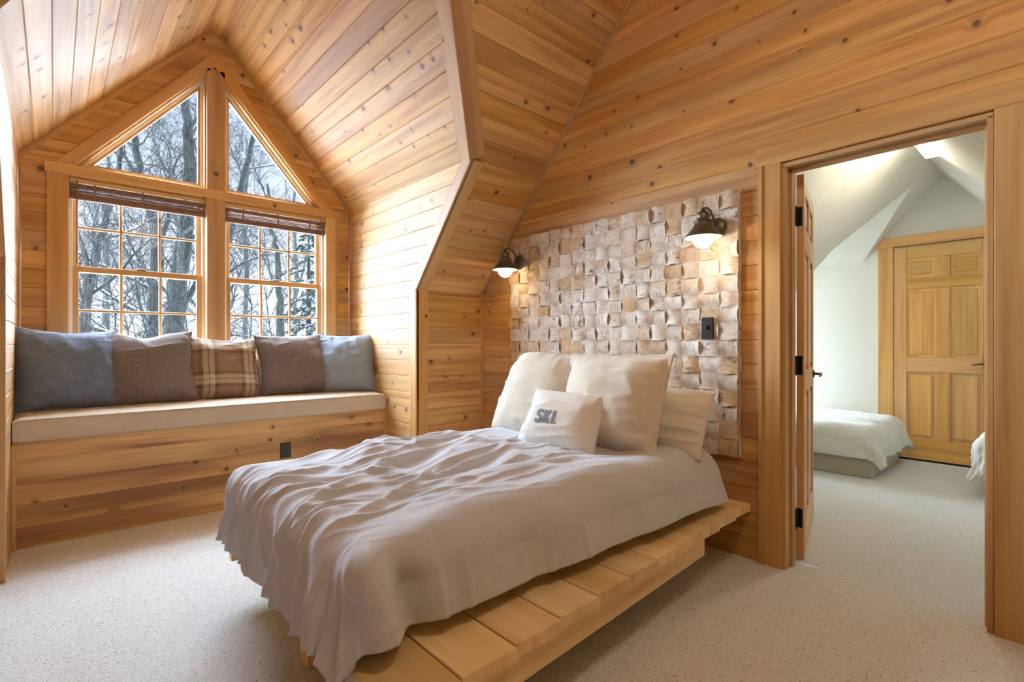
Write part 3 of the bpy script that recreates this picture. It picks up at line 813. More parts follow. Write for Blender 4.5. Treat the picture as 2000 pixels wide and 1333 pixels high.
def pillow_pts(W, H, Th, seed, pinch=.085, sag=.0, slump=.25, wr=1.0, N=56, flange=0.0, chop=0.0, rnd_=0.0):
    u = np.sin(np.linspace(-PI / 2, PI / 2, N)) * .55 + np.linspace(-1, 1, N) * .45
    U, W_ = np.meshgrid(u, u)
    Vv = W_
    fl = flange
    Ui = np.clip(U / (1 - fl), -1, 1); Vi = np.clip(Vv / (1 - fl), -1, 1)
    h = np.power(np.clip((1 - np.abs(Ui) ** 2.4) * (1 - np.abs(Vi) ** 2.4), 0, 1), .52)
    h = h * (1 - slump * .5 * Vi)
    X = W / 2 * U * (1 - pinch * np.abs(U) ** 2 * (1 - Vv ** 2))
    Y = H / 2 * Vv * (1 - pinch * np.abs(Vv) ** 2 * (1 - U ** 2))
    Y = Y - sag * (1 - U ** 2) * sm(-.2, 1, Vv) - chop * np.exp(-(U / .35) ** 2) * sm(.2, 1, Vv)
    X = X * (1 - rnd_ * np.clip(Vv, 0, 1) ** 4); Y = Y * (1 - rnd_ * .8 * np.abs(U) ** 4 * (Vv > 0))
    X = X * (1 + .05 * slump * sm(.2, -1, Vv))
    eu = np.exp(-(1 - np.abs(Ui)) / .22); ev = np.exp(-(1 - np.abs(Vi)) / .22)
    out = []
    for k, sgn in enumerate((1, -1)):
        sd = seed * 7 + k * 3
        puck = (np.abs(vnoise(Vi * 7 + 3 * np.sign(U), np.abs(Ui) * 1.3, sd) - .5) * eu + np.abs(vnoise(Ui * 7 + 3 * np.sign(Vv), np.abs(Vi) * 1.3, sd + 1) - .5) * ev)
        fold = .5 - np.abs(vnoise(Ui * 2.2 + Vi * 1.1, Vi * 3.5 - Ui * .8, sd + 2) - .5) * 2
        low = vnoise(Ui * 1.5 + 5, Vi * 1.5 + 9, sd + 4) - .5
        inside = np.clip(h * 3, 0, 1)
        d = (-.028 * puck + .010 * fold + .020 * low) * wr * inside
        Z = sgn * (Th / 2 * h + d * (W / .5)) + .004 * np.sign(sgn) * (fl > 0)
        # wavy rim
        Z = Z + (1 - inside) * .010 * wr * (vnoise(U * 3 + 2, Vv * 3 + 7, sd + 5 - k * 3) - .5)
        out.append(np.stack([X, Y, Z], 2))
    # weld rims
    rim = np.zeros((N, N), bool); rim[0] = rim[-1] = True; rim[:, 0] = rim[:, -1] = True
    mid = (out[0] + out[1]) / 2
    for o in out: o[rim] = mid[rim]
    return out
def build_pillow(root, nm, pts, mat, M, piping=None, pr=.004):
    F_, B_ = pts; N = F_.shape[0]
    vs_ = F_.reshape(-1, 3).tolist() + B_.reshape(-1, 3).tolist()
    f = []; off = N * N
    for j in range(N - 1):
        for i in range(N - 1):
            a = j * N + i; f.append((a, a + 1, a + N + 1, a + N)); f.append((off + a, off + a + N, off + a + N + 1, off + a + 1))
    o = mk(nm, vs_, f, mat, root, M, smooth=True)
    bm = bmesh.new(); bm.from_mesh(o.data); bmesh.ops.remove_doubles(bm, verts=bm.verts, dist=1e-5); bm.to_mesh(o.data); bm.free()
    uvl = o.data.uv_layers.new(name='UVMap')
    W = float(np.ptp(F_[:, :, 0])); H = float(np.ptp(F_[:, :, 1]))
    co = np.zeros(len(o.data.vertices) * 3); o.data.vertices.foreach_get('co', co); co = co.reshape(-1, 3)
    li = np.zeros(len(o.data.loops), int); o.data.loops.foreach_get('vertex_index', li)
    uvl.data.foreach_set('uv', np.stack([co[li, 0] / W + .5, co[li, 1] / H + .5], 1).ravel())
    if piping:
        rim = [F_[0, i] for i in range(N)] + [F_[j, -1] for j in range(1, N)] + [F_[-1, i] for i in range(N - 2, -1, -1)] + [F_[j, 0] for j in range(N - 2, 0, -1)]
        v, ff = tube_data([M @ V(p) for p in rim], pr, 6, True)
        mk('piping', v, ff, piping, root, smooth=True)
    return o
def pose(loc, face, lean, roll=0.0):
    """pillow face looks along horizontal angle `face` (radians) and leans back by `lean`; loc = centre"""
    fwd = V((math.cos(face), math.sin(face), 0))
    right = V((-math.sin(face), math.cos(face), 0))
    n = (fwd * math.cos(lean) + UP * math.sin(lean)).normalized()
    up = n.cross(right) if n.cross(right).z > 0 else right.cross(n)
    R = Matrix.Identity(4)
    ex = up.cross(n)
    for i in range(3): R[i][0] = ex[i]; R[i][1] = up[i]; R[i][2] = n[i]; R[i][3] = loc[i]
    return R @ Matrix.Rotation(roll, 4, 'Z')
def cushion(name, label, cat, loc, face, lean, W, H, Th, seed, mat, roll=0, piping=None, group=None, part='cover', **kw):
    M = pose(V(loc), face, lean, roll)
    t = thing(name, label, cat, loc, group)
    pts = pillow_pts(W, H, Th, seed, **kw)
    build_pillow(t, part, pts, mat, M, piping)
    return t, M, pts
R_ = math.radians
ZS = SZ + .128
gc = 'throw cushions on the window seat'
cushion('throw_cushion', 'dark denim-blue cushion in the left corner of the window seat', 'cushion', (-4.35, -2.695, ZS + .262), R_(12), R_(16), .55, .56, .27, 3, 'denim_blue', R_(-2), 'thread', gc, sag=.02, wr=1.3)
cushion('throw_cushion', 'larger taupe quilted cushion beside the denim-blue one', 'cushion', (-4.40, -2.275, ZS + .250), R_(3), R_(17), .60, .55, .26, 5, 'taupe_quilt', R_(1), None, gc, chop=.035, wr=1.2)
cushion('throw_cushion', 'brown and cream plaid wool cushion in the middle of the seat', 'cushion', (-4.45, -1.79, ZS + .235), R_(3), R_(17), .53, .51, .23, 8, 'plaid_wool', R_(-2), None, gc, sag=.012, wr=1.5)
cushion('throw_cushion', 'smaller taupe quilted cushion right of the plaid one', 'cushion', (-4.43, -1.26, ZS + .245), R_(-2), R_(15), .58, .535, .26, 11, 'taupe_quilt', R_(2), None, gc, wr=1.1)
cushion('throw_cushion', 'pale grey-blue cushion leaning on the right dormer wall', 'cushion', (-4.30, -.855, ZS + .25), R_(-32), R_(13), .50, .53, .23, 14, 'blue_grey', R_(1), 'thread', gc, wr=1.2)

# duplex outlet in the seat front
ot = thing('outlet', 'black duplex outlet in the plank front of the window seat', 'outlet', (SX, -1.486, .355))
rbox('plate', (SX - .001, -1.524, .297), (SX + .006, -1.448, .413), 'black_plastic', ot, .004)
for dz in (-.028, .028):
    q = rbox('receptacle', (SX + .004, -1.503, .355 + dz - .016), (SX + .009, -1.469, .355 + dz + .016), 'black_plastic', ot, .006)
    for dy in (-.007, .007): rbox('slot', (SX + .0085, -1.486 + dy - .001, .355 + dz - .004), (SX + .0098, -1.486 + dy + .001, .355 + dz + .006), 'gap_dark', q, 0)

# ------------------------------------------------------------------ bed
BZ = .297; BW = .1985
bed = thing('platform_bed', 'low pine platform bed of wide cross boards against the birch panel', 'bed', (-1.9, -1.1, 0))
edge = lambda y: -1.184 - .0708 * y
for k in range(11):
    y1 = -.014 - k * BW; y0 = y1 - BW + .006
    xr = edge((y0 + y1) / 2); xl = -2.74 + .0708 * -(y0 + y1) / 2
    M = frame((xl, y0, BZ - .040), EX, EY)
    plank('board', (xl, y0, BZ - .040), EX, EY, y1 - y0, (0, xr - xl, 0, xr - xl), .040, 'pine_board', bed, .003)
def skew_beam(nm, off, ya, yb, z0, z1, w):
    xa, xb = edge(ya) + off, edge(yb) + off
    v = [(xa - w, ya, z0), (xa, ya, z0), (xb, yb, z0), (xb - w, yb, z0), (xa - w, ya, z1), (xa, ya, z1), (xb, yb, z1), (xb - w, yb, z1)]
    d = (V((xb, yb, 0)) - V((xa, ya, 0))).normalized()
    M = frame((xa, ya, z0), d, UP); Mi = M.inverted()
    return mk(nm, [Mi @ V(p) for p in v], [(0, 3, 2, 1), (4, 5, 6, 7), (0, 1, 5, 4), (1, 2, 6, 5), (2, 3, 7, 6), (3, 0, 4, 7)], 'pine_board', bed, M)
skew_beam('side_rail', -.022, -.52, -2.17, .165, BZ - .0405, .04)
skew_beam('side_rail', -1.52, -.52, -2.17, .165, BZ - .0405, .04)
skew_beam('centre_rail', -.78, -.05, -2.10, .0, BZ - .0405, .08)
for yy in (-.45, -1.85): rbox('leg', (-2.30, yy - .04, 0), (-2.20, yy + .04, BZ - .041), 'pine_board', bed, .004); rbox('leg', (-1.62, yy - .04, 0), (-1.52, yy + .04, BZ - .041), 'pine_board', bed, .004)

mt = rbox('mattress', (-2.50, -2.10, BZ + .001), (-1.325, -.085, .535), 'sheet_white', None, .075, 5, True)
tag(mt, 'white mattress corner showing at the head of the platform bed', 'mattress')

def duvet_grid(hw_l, hw_r, y_head, y_foot, top, floor_z, r_s, r_f, over_s, over_f, flare_s, flare_f, seed, nx=230, ny=250, style=1, over_l=None):
    """draped quilt in bed space: x across, y from head (0) down to the foot, negative; returns ny x nx x 3"""
    s = np.linspace(-hw_l - (over_l or over_s), hw_r + over_s, nx); t = np.linspace(0, (y_head - y_foot) + over_f, ny)
    S, Tt = np.meshgrid(s, t)
    ds = np.where(S > 0, S - hw_r, -S - hw_l); ds = np.clip(ds, 0, None); sg = np.where(S > 0, 1.0, -1.0)
    dt = np.clip(Tt - (y_head - y_foot), 0, None)
    p = 3.0; d = np.power(ds ** p + dt ** p, 1 / p) + 1e-9
    cx_ = ds / (np.sqrt(ds ** 2 + dt ** 2) + 1e-9); cy_ = dt / (np.sqrt(ds ** 2 + dt ** 2) + 1e-9)
    r = r_s * cx_ ** 2 + r_f * cy_ ** 2 + 1e-6; fl = flare_s * cx_ ** 2 + flare_f * cy_ ** 2
    corner = 4 * (cx_ * cy_) ** 2
    fl = fl + .10 * corner
    q = r * PI / 2
    ph = np.clip(d / r, 0, PI / 2); rest = np.clip(d - q, 0, None)
    out = r * np.sin(ph) + fl * rest; drop = r * (1 - np.cos(ph)) + rest * np.sqrt(1 - fl ** 2)
    X = np.clip(S, -hw_l, hw_r) + sg * cx_ * out
    Y = y_head - np.clip(Tt, 0, y_head - y_foot) - cy_ * out
    Z = top - drop
    P = np.stack([X, Y, Z], 2)
    N = normals(P)
    if N[ny // 3, nx // 2, 2] < 0: N = -N
    L = y_head - y_foot
    v = Tt / L; side = sm(0, r_s * 1.2, ds); foot = sm(0, r_f * 1.2, dt)
    disp = .030 * (vnoise(S * 2.6 + 3, Tt * 2.2 + 1, seed) - .5) + .014 * (vnoise(S * 6 + 3, Tt * 5 + 1, seed + 1) - .5)
    # long wrinkles running down the bed, fading at the head
    for (ang, wl, ln, amp, c0, c1, sd) in ((.32, .075, .42, .028, .30, 1.05, 2), (.10, .050, .30, .020, .40, 1.1, 3), (.55, .11, .5, .028, .45, 1.2, 4), (-.25, .06, .34, .014, .25, .9, 5)):
        a = S * math.cos(ang) - Tt * math.sin(ang); b = S * math.sin(ang) + Tt * math.cos(ang)
        wob = .5 * vnoise(a * 3, b * 3, seed + sd + 20)
        n = vnoise(a / wl + wob, b / ln, seed + sd * 5); rid = 1 - np.abs(2 * n - 1)
        rid = np.power(np.clip(rid, 0, 1), 1.7)
        blob = sm(.38, .62, vnoise(S * 2.1 + sd * 3, Tt * 1.7 + sd, seed + sd + 9))
        m = sm(c0 - .25, c0 + .2, v) * (1 - side * .85) * (1 - .55 * foot) * (1 - .7 * sm(hw_r - .28, hw_r, S)) * blob
        disp = disp + amp * (rid - .35) * m
    # folds of the foot drop: start at the edge and fan out
    a = S + .28 * dt * np.sign(.25 - S)
    n = vnoise(a / .085 + 7, dt * 1.8 + .6 * vnoise(a * 4, dt * 3, seed + 40), seed + 41); rid = np.power(1 - np.abs(2 * n - 1), 1.4)
    disp = disp + .030 * (rid - .4) * sm(-.22, .16, Tt - L) * (1 - .5 * corner)
    n = vnoise(a / .17 + 3, dt * 1.2, seed + 43); disp = disp + .035 * (n - .5) * sm(-.15, .2, Tt - L)
    # soft vertical dents of the side drop
    n = vnoise(Tt / .24 + 1 + ds * .8, ds * 2.0, seed + 50); disp = disp + .050 * (n - .5) * side
    n = vnoise(Tt / .09 + 1 + ds * 1.1, ds * 2.0, seed + 51); rid = np.power(1 - np.abs(2 * n - 1), 2); disp = disp + .014 * (rid - .3) * sm(.1, .33, ds)
    if style == 1:   # one deep crease in the side near the foot, with the corner bulging beyond it
        g = np.exp(-((Tt - (L - .06) + .22 * (ds - .2)) / .050) ** 2) * sm(.10, .24, ds) * (S > 0); disp = disp - .070 * g
        g = np.exp(-((Tt - (L + .06)) / .085) ** 2) * sm(.06, .22, ds) * (S > 0); disp = disp + .050 * g
    n = vnoise(np.arctan2(dt, ds + 1e-6) * 5.5, d * 2, seed + 60); disp = disp + .060 * (n - .5) * corner * sm(.05, .3, d)
    P = P + N * disp[:, :, None]
    P[:, :, 2] = np.maximum(P[:, :, 2], floor_z(P[:, :, 0], P[:, :, 1]))
    return P
def add_quilt(nm, P, mat, parent, M=None, th=.018):
    o = grid_obj(nm, P, mat, parent, M=M)
    md = o.modifiers.new('thickness', 'SOLIDIFY'); md.thickness = th; md.offset = -1.0
    return o
CXB = -1.915
def fl1(x, y): return np.where((x + CXB < -1.06) & (y > -2.195), BZ + .006, -1.0)
P1 = duvet_grid(.505, .515, -.20, -2.10, .615, fl1, .145, .115, .350, .375, .22, .10, 11, over_l=.20)
P1 = P1[:, ::-1]
# head end of the quilt lies lower under the pillows and droops at its right corner
k = sm(.28, 0, -.20 - P1[:, :, 1]); P1[:, :, 2] -= .02 * k
P1[:, :, 0] += CXB
dv = add_quilt('duvet', P1, 'duvet_cotton', None)
tag(dv, 'rumpled grey cotton duvet spread over the platform bed', 'duvet')

# pillows
def bed_pillow(*a, **k): return cushion('pillow', *a, **k)
gp = 'pillows at the head of the platform bed'
bed_pillow('white pillow standing against the birch panel on the right', 'pillow', (-1.585, -.30, .745), R_(-92), R_(20), .66, .36, .19, 21, 'sheet_white', R_(-3), None, gp, wr=1.2, pinch=.03)
bed_pillow('large oat linen pillow on the left, upright and plump', 'pillow', (-2.235, -.520, .835), R_(-84), R_(27), .60, .55, .27, 25, 'linen_oat', R_(-4), None, gp, wr=.8, flange=.0, pinch=.01, sag=.0, rnd_=.11)
bed_pillow('large oat linen pillow on the right with a stitched flange', 'pillow', (-1.705, -.545, .835), R_(-86), R_(27), .66, .56, .25, 27, 'linen_oat', R_(2), None, gp, wr=1.0, flange=.10, pinch=.03)
tk, Mk, pk = bed_pillow('small white canvas pillow printed with the word SKI', 'pillow', (-1.845, -.755, .735), R_(-80), R_(32), .47, .345, .17, 31, 'canvas_white', R_(-1), 'canvas_white', gp, wr=.8, pinch=.05)

# lettering on the small pillow: strokes laid on the cloth
def surf(px, py):
    G = pk[0]; N = G.shape[0]
    d = (G[:, :, 0] - px) ** 2 + (G[:, :, 1] - py) ** 2
    w = 1 / (d + 2e-5) ** 2; w /= w.sum()
    return float((w * G[:, :, 2]).sum())
def letter(nm, strokes, x0, y0, sc, wd):
    L = Lump()
    for st in strokes:
        pts = []
        for i in range(len(st) - 1):
            a, b = V(st[i] + (0,)), V(st[i + 1] + (0,)); m = max(2, int((b - a).length * 8))
            pts += [a + (b - a) * (j / m) for j in range(m)]
        pts.append(V(st[-1] + (0,)))
        vs_ = []; f = []
        for i, p in enumerate(pts):
            t = (pts[min(i + 1, len(pts) - 1)] - pts[max(i - 1, 0)]).normalized(); s = V((-t.y, t.x, 0))
            for k_ in (-1, -.33, .33, 1):
                q = p + s * k_ * wd / 2
                X, Y = x0 + q.x * sc, y0 + q.y * sc
                vs_.append(Mk @ V((X, Y, surf(X, Y) + .0022)))
            if i:
                for k_ in range(3): a_ = (i - 1) * 4 + k_; f.append((a_, a_ + 4, a_ + 5, a_ + 1))
        L.add(vs_, f)
    L.build(nm, 'ink', tk)
LS = .074; LX = -.110; LY = -.058
Sst = [[(.50, .74), (.49, .88), (.40, .93), (.22, .93), (.12, .86), (.10, .72), (.16, .60), (.32, .50), (.46, .40), (.50, .26), (.46, .12), (.36, .07), (.20, .07), (.11, .13), (.10, .28)]]
letter('letter_s', Sst, LX, LY, LS, .225)
letter('letter_k', [[(.10, 0), (.10, 1.0)], [(.14, .44), (.50, 1.0)], [(.24, .58), (.52, 0)]], LX + .66 * LS, LY, LS, .23)
letter('letter_i', [[(.10, 0), (.10, 1.0)]], LX + 1.40 * LS, LY, LS, .25)
letter('full_stop', [[(.10, 0), (.10, .15)]], LX + 1.72 * LS, LY, LS, .17)

# ------------------------------------------------------------------ woven birch bark panel
PX0, PX1, PZ0, PZ1, PY = -3.045, -1.228, .538, 1.968, -.048
pan = thing('birch_panel', 'woven birch-bark wall panel hung behind the bed', 'wall panel', ((PX0 + PX1) / 2, -.03, PZ0))
rbox('backing_board', (PX0 + .006, PY + .004, PZ0 + .006), (PX1 - .004, -.0125, PZ1 - .006), 'birch_bark', pan, .004)
NC, NR = 17, 16
br = random.Random(4)
cw, ch = (PX1 - PX0) / NC, (PZ1 - PZ0) / NR
xe = [PX0 + cw * i + (br.uniform(-.006, .006) if 0 < i < NC else 0) for i in range(NC + 1)]
ze = [PZ0 + ch * i + (br.uniform(-.005, .005) if 0 < i < NR else 0) for i in range(NR + 1)]
for j in range(NR):
    for i in range(NC):
        vert = (i + j) % 2 == 0
        n = 6; vs_ = []
        w0, w1 = xe[i] - .002, xe[i + 1] + .002; h0, h1 = ze[j] - .002, ze[j + 1] + .002
        bul = br.uniform(.008, .014); base = br.uniform(-.002, .002)
        c1, c2 = (br.uniform(0, .018) * (br.random() < .6) for _ in (0, 1))
        tl = br.uniform(-.005, .005); sk = br.uniform(-.004, .004)
        wave = br.uniform(0, 6.28)
        for b in range(n):
            for a in range(n):
                fa, fb = a / (n - 1), b / (n - 1)
                al, ac = (fb, fa) if vert else (fa, fb)     # along / across the strip
                dep = bul * math.sin(PI * (.06 + .88 * al)) ** .8 + base - .004
                e1 = max(0, 1 - ac / .28); e2 = max(0, 1 - (1 - ac) / .28)
                dep += c1 * e1 ** 1.5 * math.sin(PI * al) + c2 * e2 ** 1.5 * math.sin(PI * al) + .0022 * math.sin(al * 7 + wave) + tl * (ac - .5)
                x = w0 + (w1 - w0) * fa + (sk * (fb - .5) if vert else 0); z = h0 + (h1 - h0) * fb + (0 if vert else sk * (fa - .5))
                edge_w = .0025 * math.sin(9 * al + wave)
                if vert and a in (0, n - 1): x += edge_w
                if (not vert) and b in (0, n - 1): z += edge_w
                vs_.append((x, PY - dep, z))
        f = [(q * n + p, q * n + p + 1, (q + 1) * n + p + 1, (q + 1) * n + p) for q in range(n - 1) for p in range(n - 1)]
        cx0, cz0 = (w0 + w1) / 2, (h0 + h1) / 2
        if vert: M = frame((cx0, PY, cz0), UP, -EX)      # grain runs up the strip
        else: M = frame((cx0, PY, cz0), EX, UP)
        Mi = M.inverted()
        mk('bark_strip', [Mi @ V(q) for q in vs_], f, 'birch_bark', pan, M, smooth=True)
# bark turned round the right edge of the panel
for j in range(NR):
    if j % 2 == (NC - 1) % 2: pass
    h0, h1 = ze[j], ze[j + 1]; o_ = br.uniform(.002, .012); vs_ = []
    for b in range(4):
        for a in range(4):
            z = h0 + (h1 - h0) * b / 3; y = PY - .004 + (.034) * a / 3
            vs_.append((PX1 + .001 + o_ * math.sin(PI * (.2 + .6 * a / 3)) + .002 * math.sin(b * 2 + j), y, z))
    M = frame((PX1, PY, (h0 + h1) / 2), EY, UP); Mi = M.inverted()
    mk('edge_strip', [Mi @ V(q) for q in vs_], [(q * 4 + p, q * 4 + p + 1, (q + 1) * 4 + p + 1, (q + 1) * 4 + p) for q in range(3) for p in range(3)], 'birch_bark', pan, M, smooth=True)

sw = thing('light_switch', 'dark brown switch plate set in the birch panel', 'switch', (-1.389, -.066, 1.23))
rbox('plate', (-1.424, -.071, 1.168), (-1.354, -.058, 1.290), 'black_plastic', sw, .004)
rbox('toggle', (-1.393, -.084, 1.222), (-1.385, -.070, 1.245), 'black_plastic', sw, .002)
for z in (1.20, 1.258): lathe('screw', [(0, .002), (.0035, .0015), (.004, 0)], (-1.389, -.071, z), 'zip_metal', sw, 10, (0, -1, 0))

def sconce(x, zc, label):
    yb = -.064; ya = -.215
    t = thing('wall_sconce', label, 'lamp', (x, yb, zc), 'barn sconces on the birch panel')
    lathe('backplate', [(0, .030), (.030, .028), (.048, .020), (.056, .008), (.056, 0)], (x, yb, zc), 'bronze', t, 28, (0, -1, 0))
    top = zc + .072
    arm = [(x, yb - .028, zc + .010), (x, yb - .045, zc + .050), (x, yb - .075, top + .012), (x, yb - .115, top + .020), (x, ya, top + .012), (x, ya, top - .01)]
    tube('arm', arm, .0065, 'bronze', t, 10)
    z = zc - .072   # rim height
    lathe('shade', [(.098, 0), (.097, .004), (.078, .024), (.058, .046), (.046, .068), (.044, .078)], (x, ya, z), 'bronze', t, 40)
    lathe('shade_lining', [(.095, .0005), (.076, .021), (.056, .043), (.043, .066), (0, .070)], (x, ya, z), 'shade_inside', t, 40)
    lathe('cap', [(.044, .076), (.047, .082), (.047, .090), (.036, .094), (.032, .104), (.035, .112), (.030, .128), (.018, .140), (.010, .146), (.010, .156), (.004, .160), (0, .161)], (x, ya, z), 'bronze', t, 32)
    lathe('cap_rib', [(.047, .0), (.052, .004), (.047, .008)], (x, ya, z + .080), 'bronze', t, 32)
    gprof = [(.050, .016)] + [(.056 * math.cos(a), -.004 - .052 * math.sin(a)) for a in [k_ * PI / 2 / 10 for k_ in range(11)]]
    lathe('globe', gprof, (x, ya, z), 'globe_glass', t, 32)
    for k_ in range(4):
        a0 = k_ * PI / 4 + .35
        pts = [(x + math.cos(a0) * r_, ya + math.sin(a0) * r_, z + h_) for r_, h_ in [(.060 * math.cos(q), -.004 - .056 * math.sin(q)) for q in [m_ * PI / 12 for m_ in range(13)]]]
        tube('cage_wire', pts, .0016, 'bronze', t, 6)
    tube('cage_ring', [(x + .0595 * math.cos(q), ya + .0595 * math.sin(q), z - .006) for q in [m_ * PI / 12 for m_ in range(24)]], .0018, 'bronze', t, 6, True)
    lathe('bulb', [(0, -.034), (.012, -.031), (.020, -.022), (.023, -.010), (.020, .004), (.012, .018), (.011, .030), (0, .032)], (x, ya, z), 'bulb', t, 20)
    lt = bpy.data.objects.new('sconce_light', bpy.data.lights.new('sconce_light', 'POINT'))
    lt.data.energy = 4.6; lt.data.color = (1.0, .74, .42); lt.data.shadow_soft_size = .008
    place(lt, Matrix.Translation((x, ya, z - .044)), t)
sconce(-1.335, 1.775, 'aged bronze barn sconce near the upper right of the birch panel')
sconce(-2.925, 1.775, 'aged bronze barn sconce at the left edge of the birch panel')

# ------------------------------------------------------------------ beds in the pale room
def twin_bed(name, label, dlabel, loc, rot, Wd, Ld, H):
    Mr = Matrix.Translation(V(loc)) @ Matrix.Rotation(rot, 4, 'Z')
    t = thing(name, label, 'bed', loc)
    def lb(nm, lo, hi, mat, r):
        o = rbox(nm, lo, hi, mat, t, r, 3, True); M = Mr @ WM[o.name]; o.matrix_basis = M; WM[o.name] = M; return o
    lb('base', (-Wd / 2 + .02, -Ld + .02, .0), (Wd / 2 - .02, 0, .16), 'khaki_sheet', .01)
    lb('mattress', (-Wd / 2, -Ld, .161), (Wd / 2, 0, H - .05), 'sheet_white', .05)
    P = duvet_grid(Wd / 2 - .10, Wd / 2 - .10, -.2, -Ld + .08, H, lambda x, y: np.full_like(x, .012), .12, .12, .34, .34, .12, .12, 77, 110, 130, 0)
    q = add_quilt('quilt', P[:, ::-1], 'cotton_pale', None, Mr, .012)
    tag(q, dlabel, 'duvet')
twin_bed('single_bed', 'low bed seen through the doorway beside the open door', 'pale cotton duvet on the bed beside the open door', (-2.76, 2.86, 0), PI / 2, 1.02, 1.59, .44)
twin_bed('single_bed', 'bed at the right of the doorway, only its corner in view', 'pale cotton duvet whose corner shows at the right doorway edge', (.62, 2.80, 0), -PI / 2, 1.0, 1.12, .46)

# ------------------------------------------------------------------ outside: snow, bare trees, a spruce
gr = mk('snow_ground', [(-60, -45, -3.6), (-5.2, -45, -3.6), (-5.2, 45, -3.6), (-60, 45, -3.0)], [(0, 1, 2, 3)], 'snow'); gr['kind'] = 'structure'
def at(px, py, x):
    F_ = V((-math.sin(YAW), math.cos(YAW), 0)); Rr = V((math.cos(YAW), math.sin(YAW), 0))
    d = F_ + Rr * ((px - 1000) / 999) + UP * ((671 - py) / 999); return CAM + d * ((x - CAM.x) / d.x)
def rdir(r, d, spread):
    a = V((r.gauss(0, 1), r.gauss(0, 1), r.gauss(0, 1))); a = a - d * a.dot(d)
    return (d + a.normalized() * spread).normalized()
def tree(label, trunk, rad, seed, depth=3, n_limb=12, twig=1.0, snow=True, start=.14):
    """trunk: list of points up the stem"""
    r = random.Random(seed)
    t = thing('bare_tree', label, 'tree', (trunk[0].x, trunk[0].y, trunk[0].z), 'bare trees outside the windows')
    # smooth the stem
    pts = []; m = len(trunk)
    for i in range(m - 1):
        for k in range(5): pts.append(trunk[i].lerp(trunk[i + 1], k / 5) + V((r.gauss(0, .015), r.gauss(0, .015), 0)))
    pts.append(trunk[-1]); n = len(pts)
    rads = [rad * (1 - .72 * (i / (n - 1)) ** 1.1) * r.uniform(.94, 1.06) for i in range(n)]
    v, f = tube_data(pts, rads, 10); mk('trunk', v, f, 'tree_bark', t, smooth=True)
    limbs, twigs, sn = Lump(), Lump(), Lump()
    def grow(p, d, L, r0, lev):
        ns = 6 if lev < 2 else 4; q = [p]; dd_ = d
        for k in range(ns):
            dd_ = rdir(r, dd_, .20 + .08 * lev); dd_ = (dd_ + UP * (.03 if lev < 2 else -.02)).normalized()
            q.append(q[-1] + dd_ * (L / ns))
        rr = [r0 * (1 - .8 * k / ns) for k in range(ns + 1)]
        (limbs if lev < 2 else twigs).add(*tube_data(q, rr, 6 if lev < 2 else 3, caps=False))
        if snow and lev < 2 and r0 > .022 and abs(d.z) < .75:
            sn.add(*tube_data([a + UP * b * .75 for a, b in zip(q[:-1], rr)], [b * .62 for b in rr[:-1]], 5))
        if lev < depth:
            for k in range(int((7, 7, 6, 3)[lev] * twig)):
                u = r.uniform(.2, 1.0) * ns; i = min(int(u), ns - 1); a = q[i].lerp(q[i + 1], u - i)
                grow(a, rdir(r, (q[i + 1] - q[i]).normalized(), r.uniform(.5, 1.1)), L * r.uniform(.38, .62), max(rr[i] * .5, .004), lev + 1)
    for k in range(n_limb):
        u = start + (1 - start) * ((k + r.random()) / n_limb) ** 1.5; i = min(int(u * (n - 1)), n - 2)
        d = rdir(r, (pts[i + 1] - pts[i]).normalized(), r.uniform(.7, 1.5))
        grow(pts[i], d, r.uniform(1.6, 3.2) * (1.25 - .6 * u), rads[i] * r.uniform(.28, .5), 0 if depth == 3 else 1)
    limbs.build('limbs', 'tree_bark', t); twigs.build('twigs', 'tree_twig', t)
    if sn.v: sn.build('limb_snow', 'snow', t)
    return t
def stem(x, *pp): return [V((at(pp[0][0], pp[0][1], x).x, at(pp[0][0], pp[0][1], x).y, -3.4))] + [at(a, b, x) for a, b in pp]
tree('thick bare tree with a dark trunk behind the right panes of the left window', stem(-13.5, (338, 640), (345, 560), (358, 470), (372, 340), (366, 240), (352, 120)), .25, 1, 3, 11, 1.0)
tree('bare tree with a leaning pale trunk in the middle of the left window', stem(-14.5, (300, 650), (306, 520), (302, 440), (272, 340), (262, 260), (230, 130)), .17, 2, 3, 11, 1.0)
tree('bare tree with a forked stem at the far left panes', stem(-12.5, (165, 660), (172, 560), (196, 470), (215, 390), (240, 300), (236, 180)), .10, 3, 3, 11, 1.0)
tree('bare tree leaning right behind the upper left of the right window', stem(-14.0, (428, 640), (436, 520), (456, 420), (486, 310), (506, 200), (520, 110)), .13, 4, 3, 12, .9)
tree('slim bare tree rising through the middle panes of the right window', stem(-12.0, (548, 655), (545, 570), (541, 500), (530, 440), (522, 360)), .10, 5, 3, 12, .9)
for i, (px, x, rr, lab) in enumerate(((205, -21, .14, 'distant bare tree behind the left window'), (478, -22, .13, 'distant bare tree behind the right window'), (575, -24, .14, 'distant bare tree behind the spruce'), (120, -19, .13, 'distant bare tree behind the far left panes'))):
    tree(lab, stem(x, (px, 640), (px + 4, 520), (px - 4, 400), (px + 8, 330), (px + 2, 270)), rr * .9, 20 + i, 3, 10, .8, False, .15)
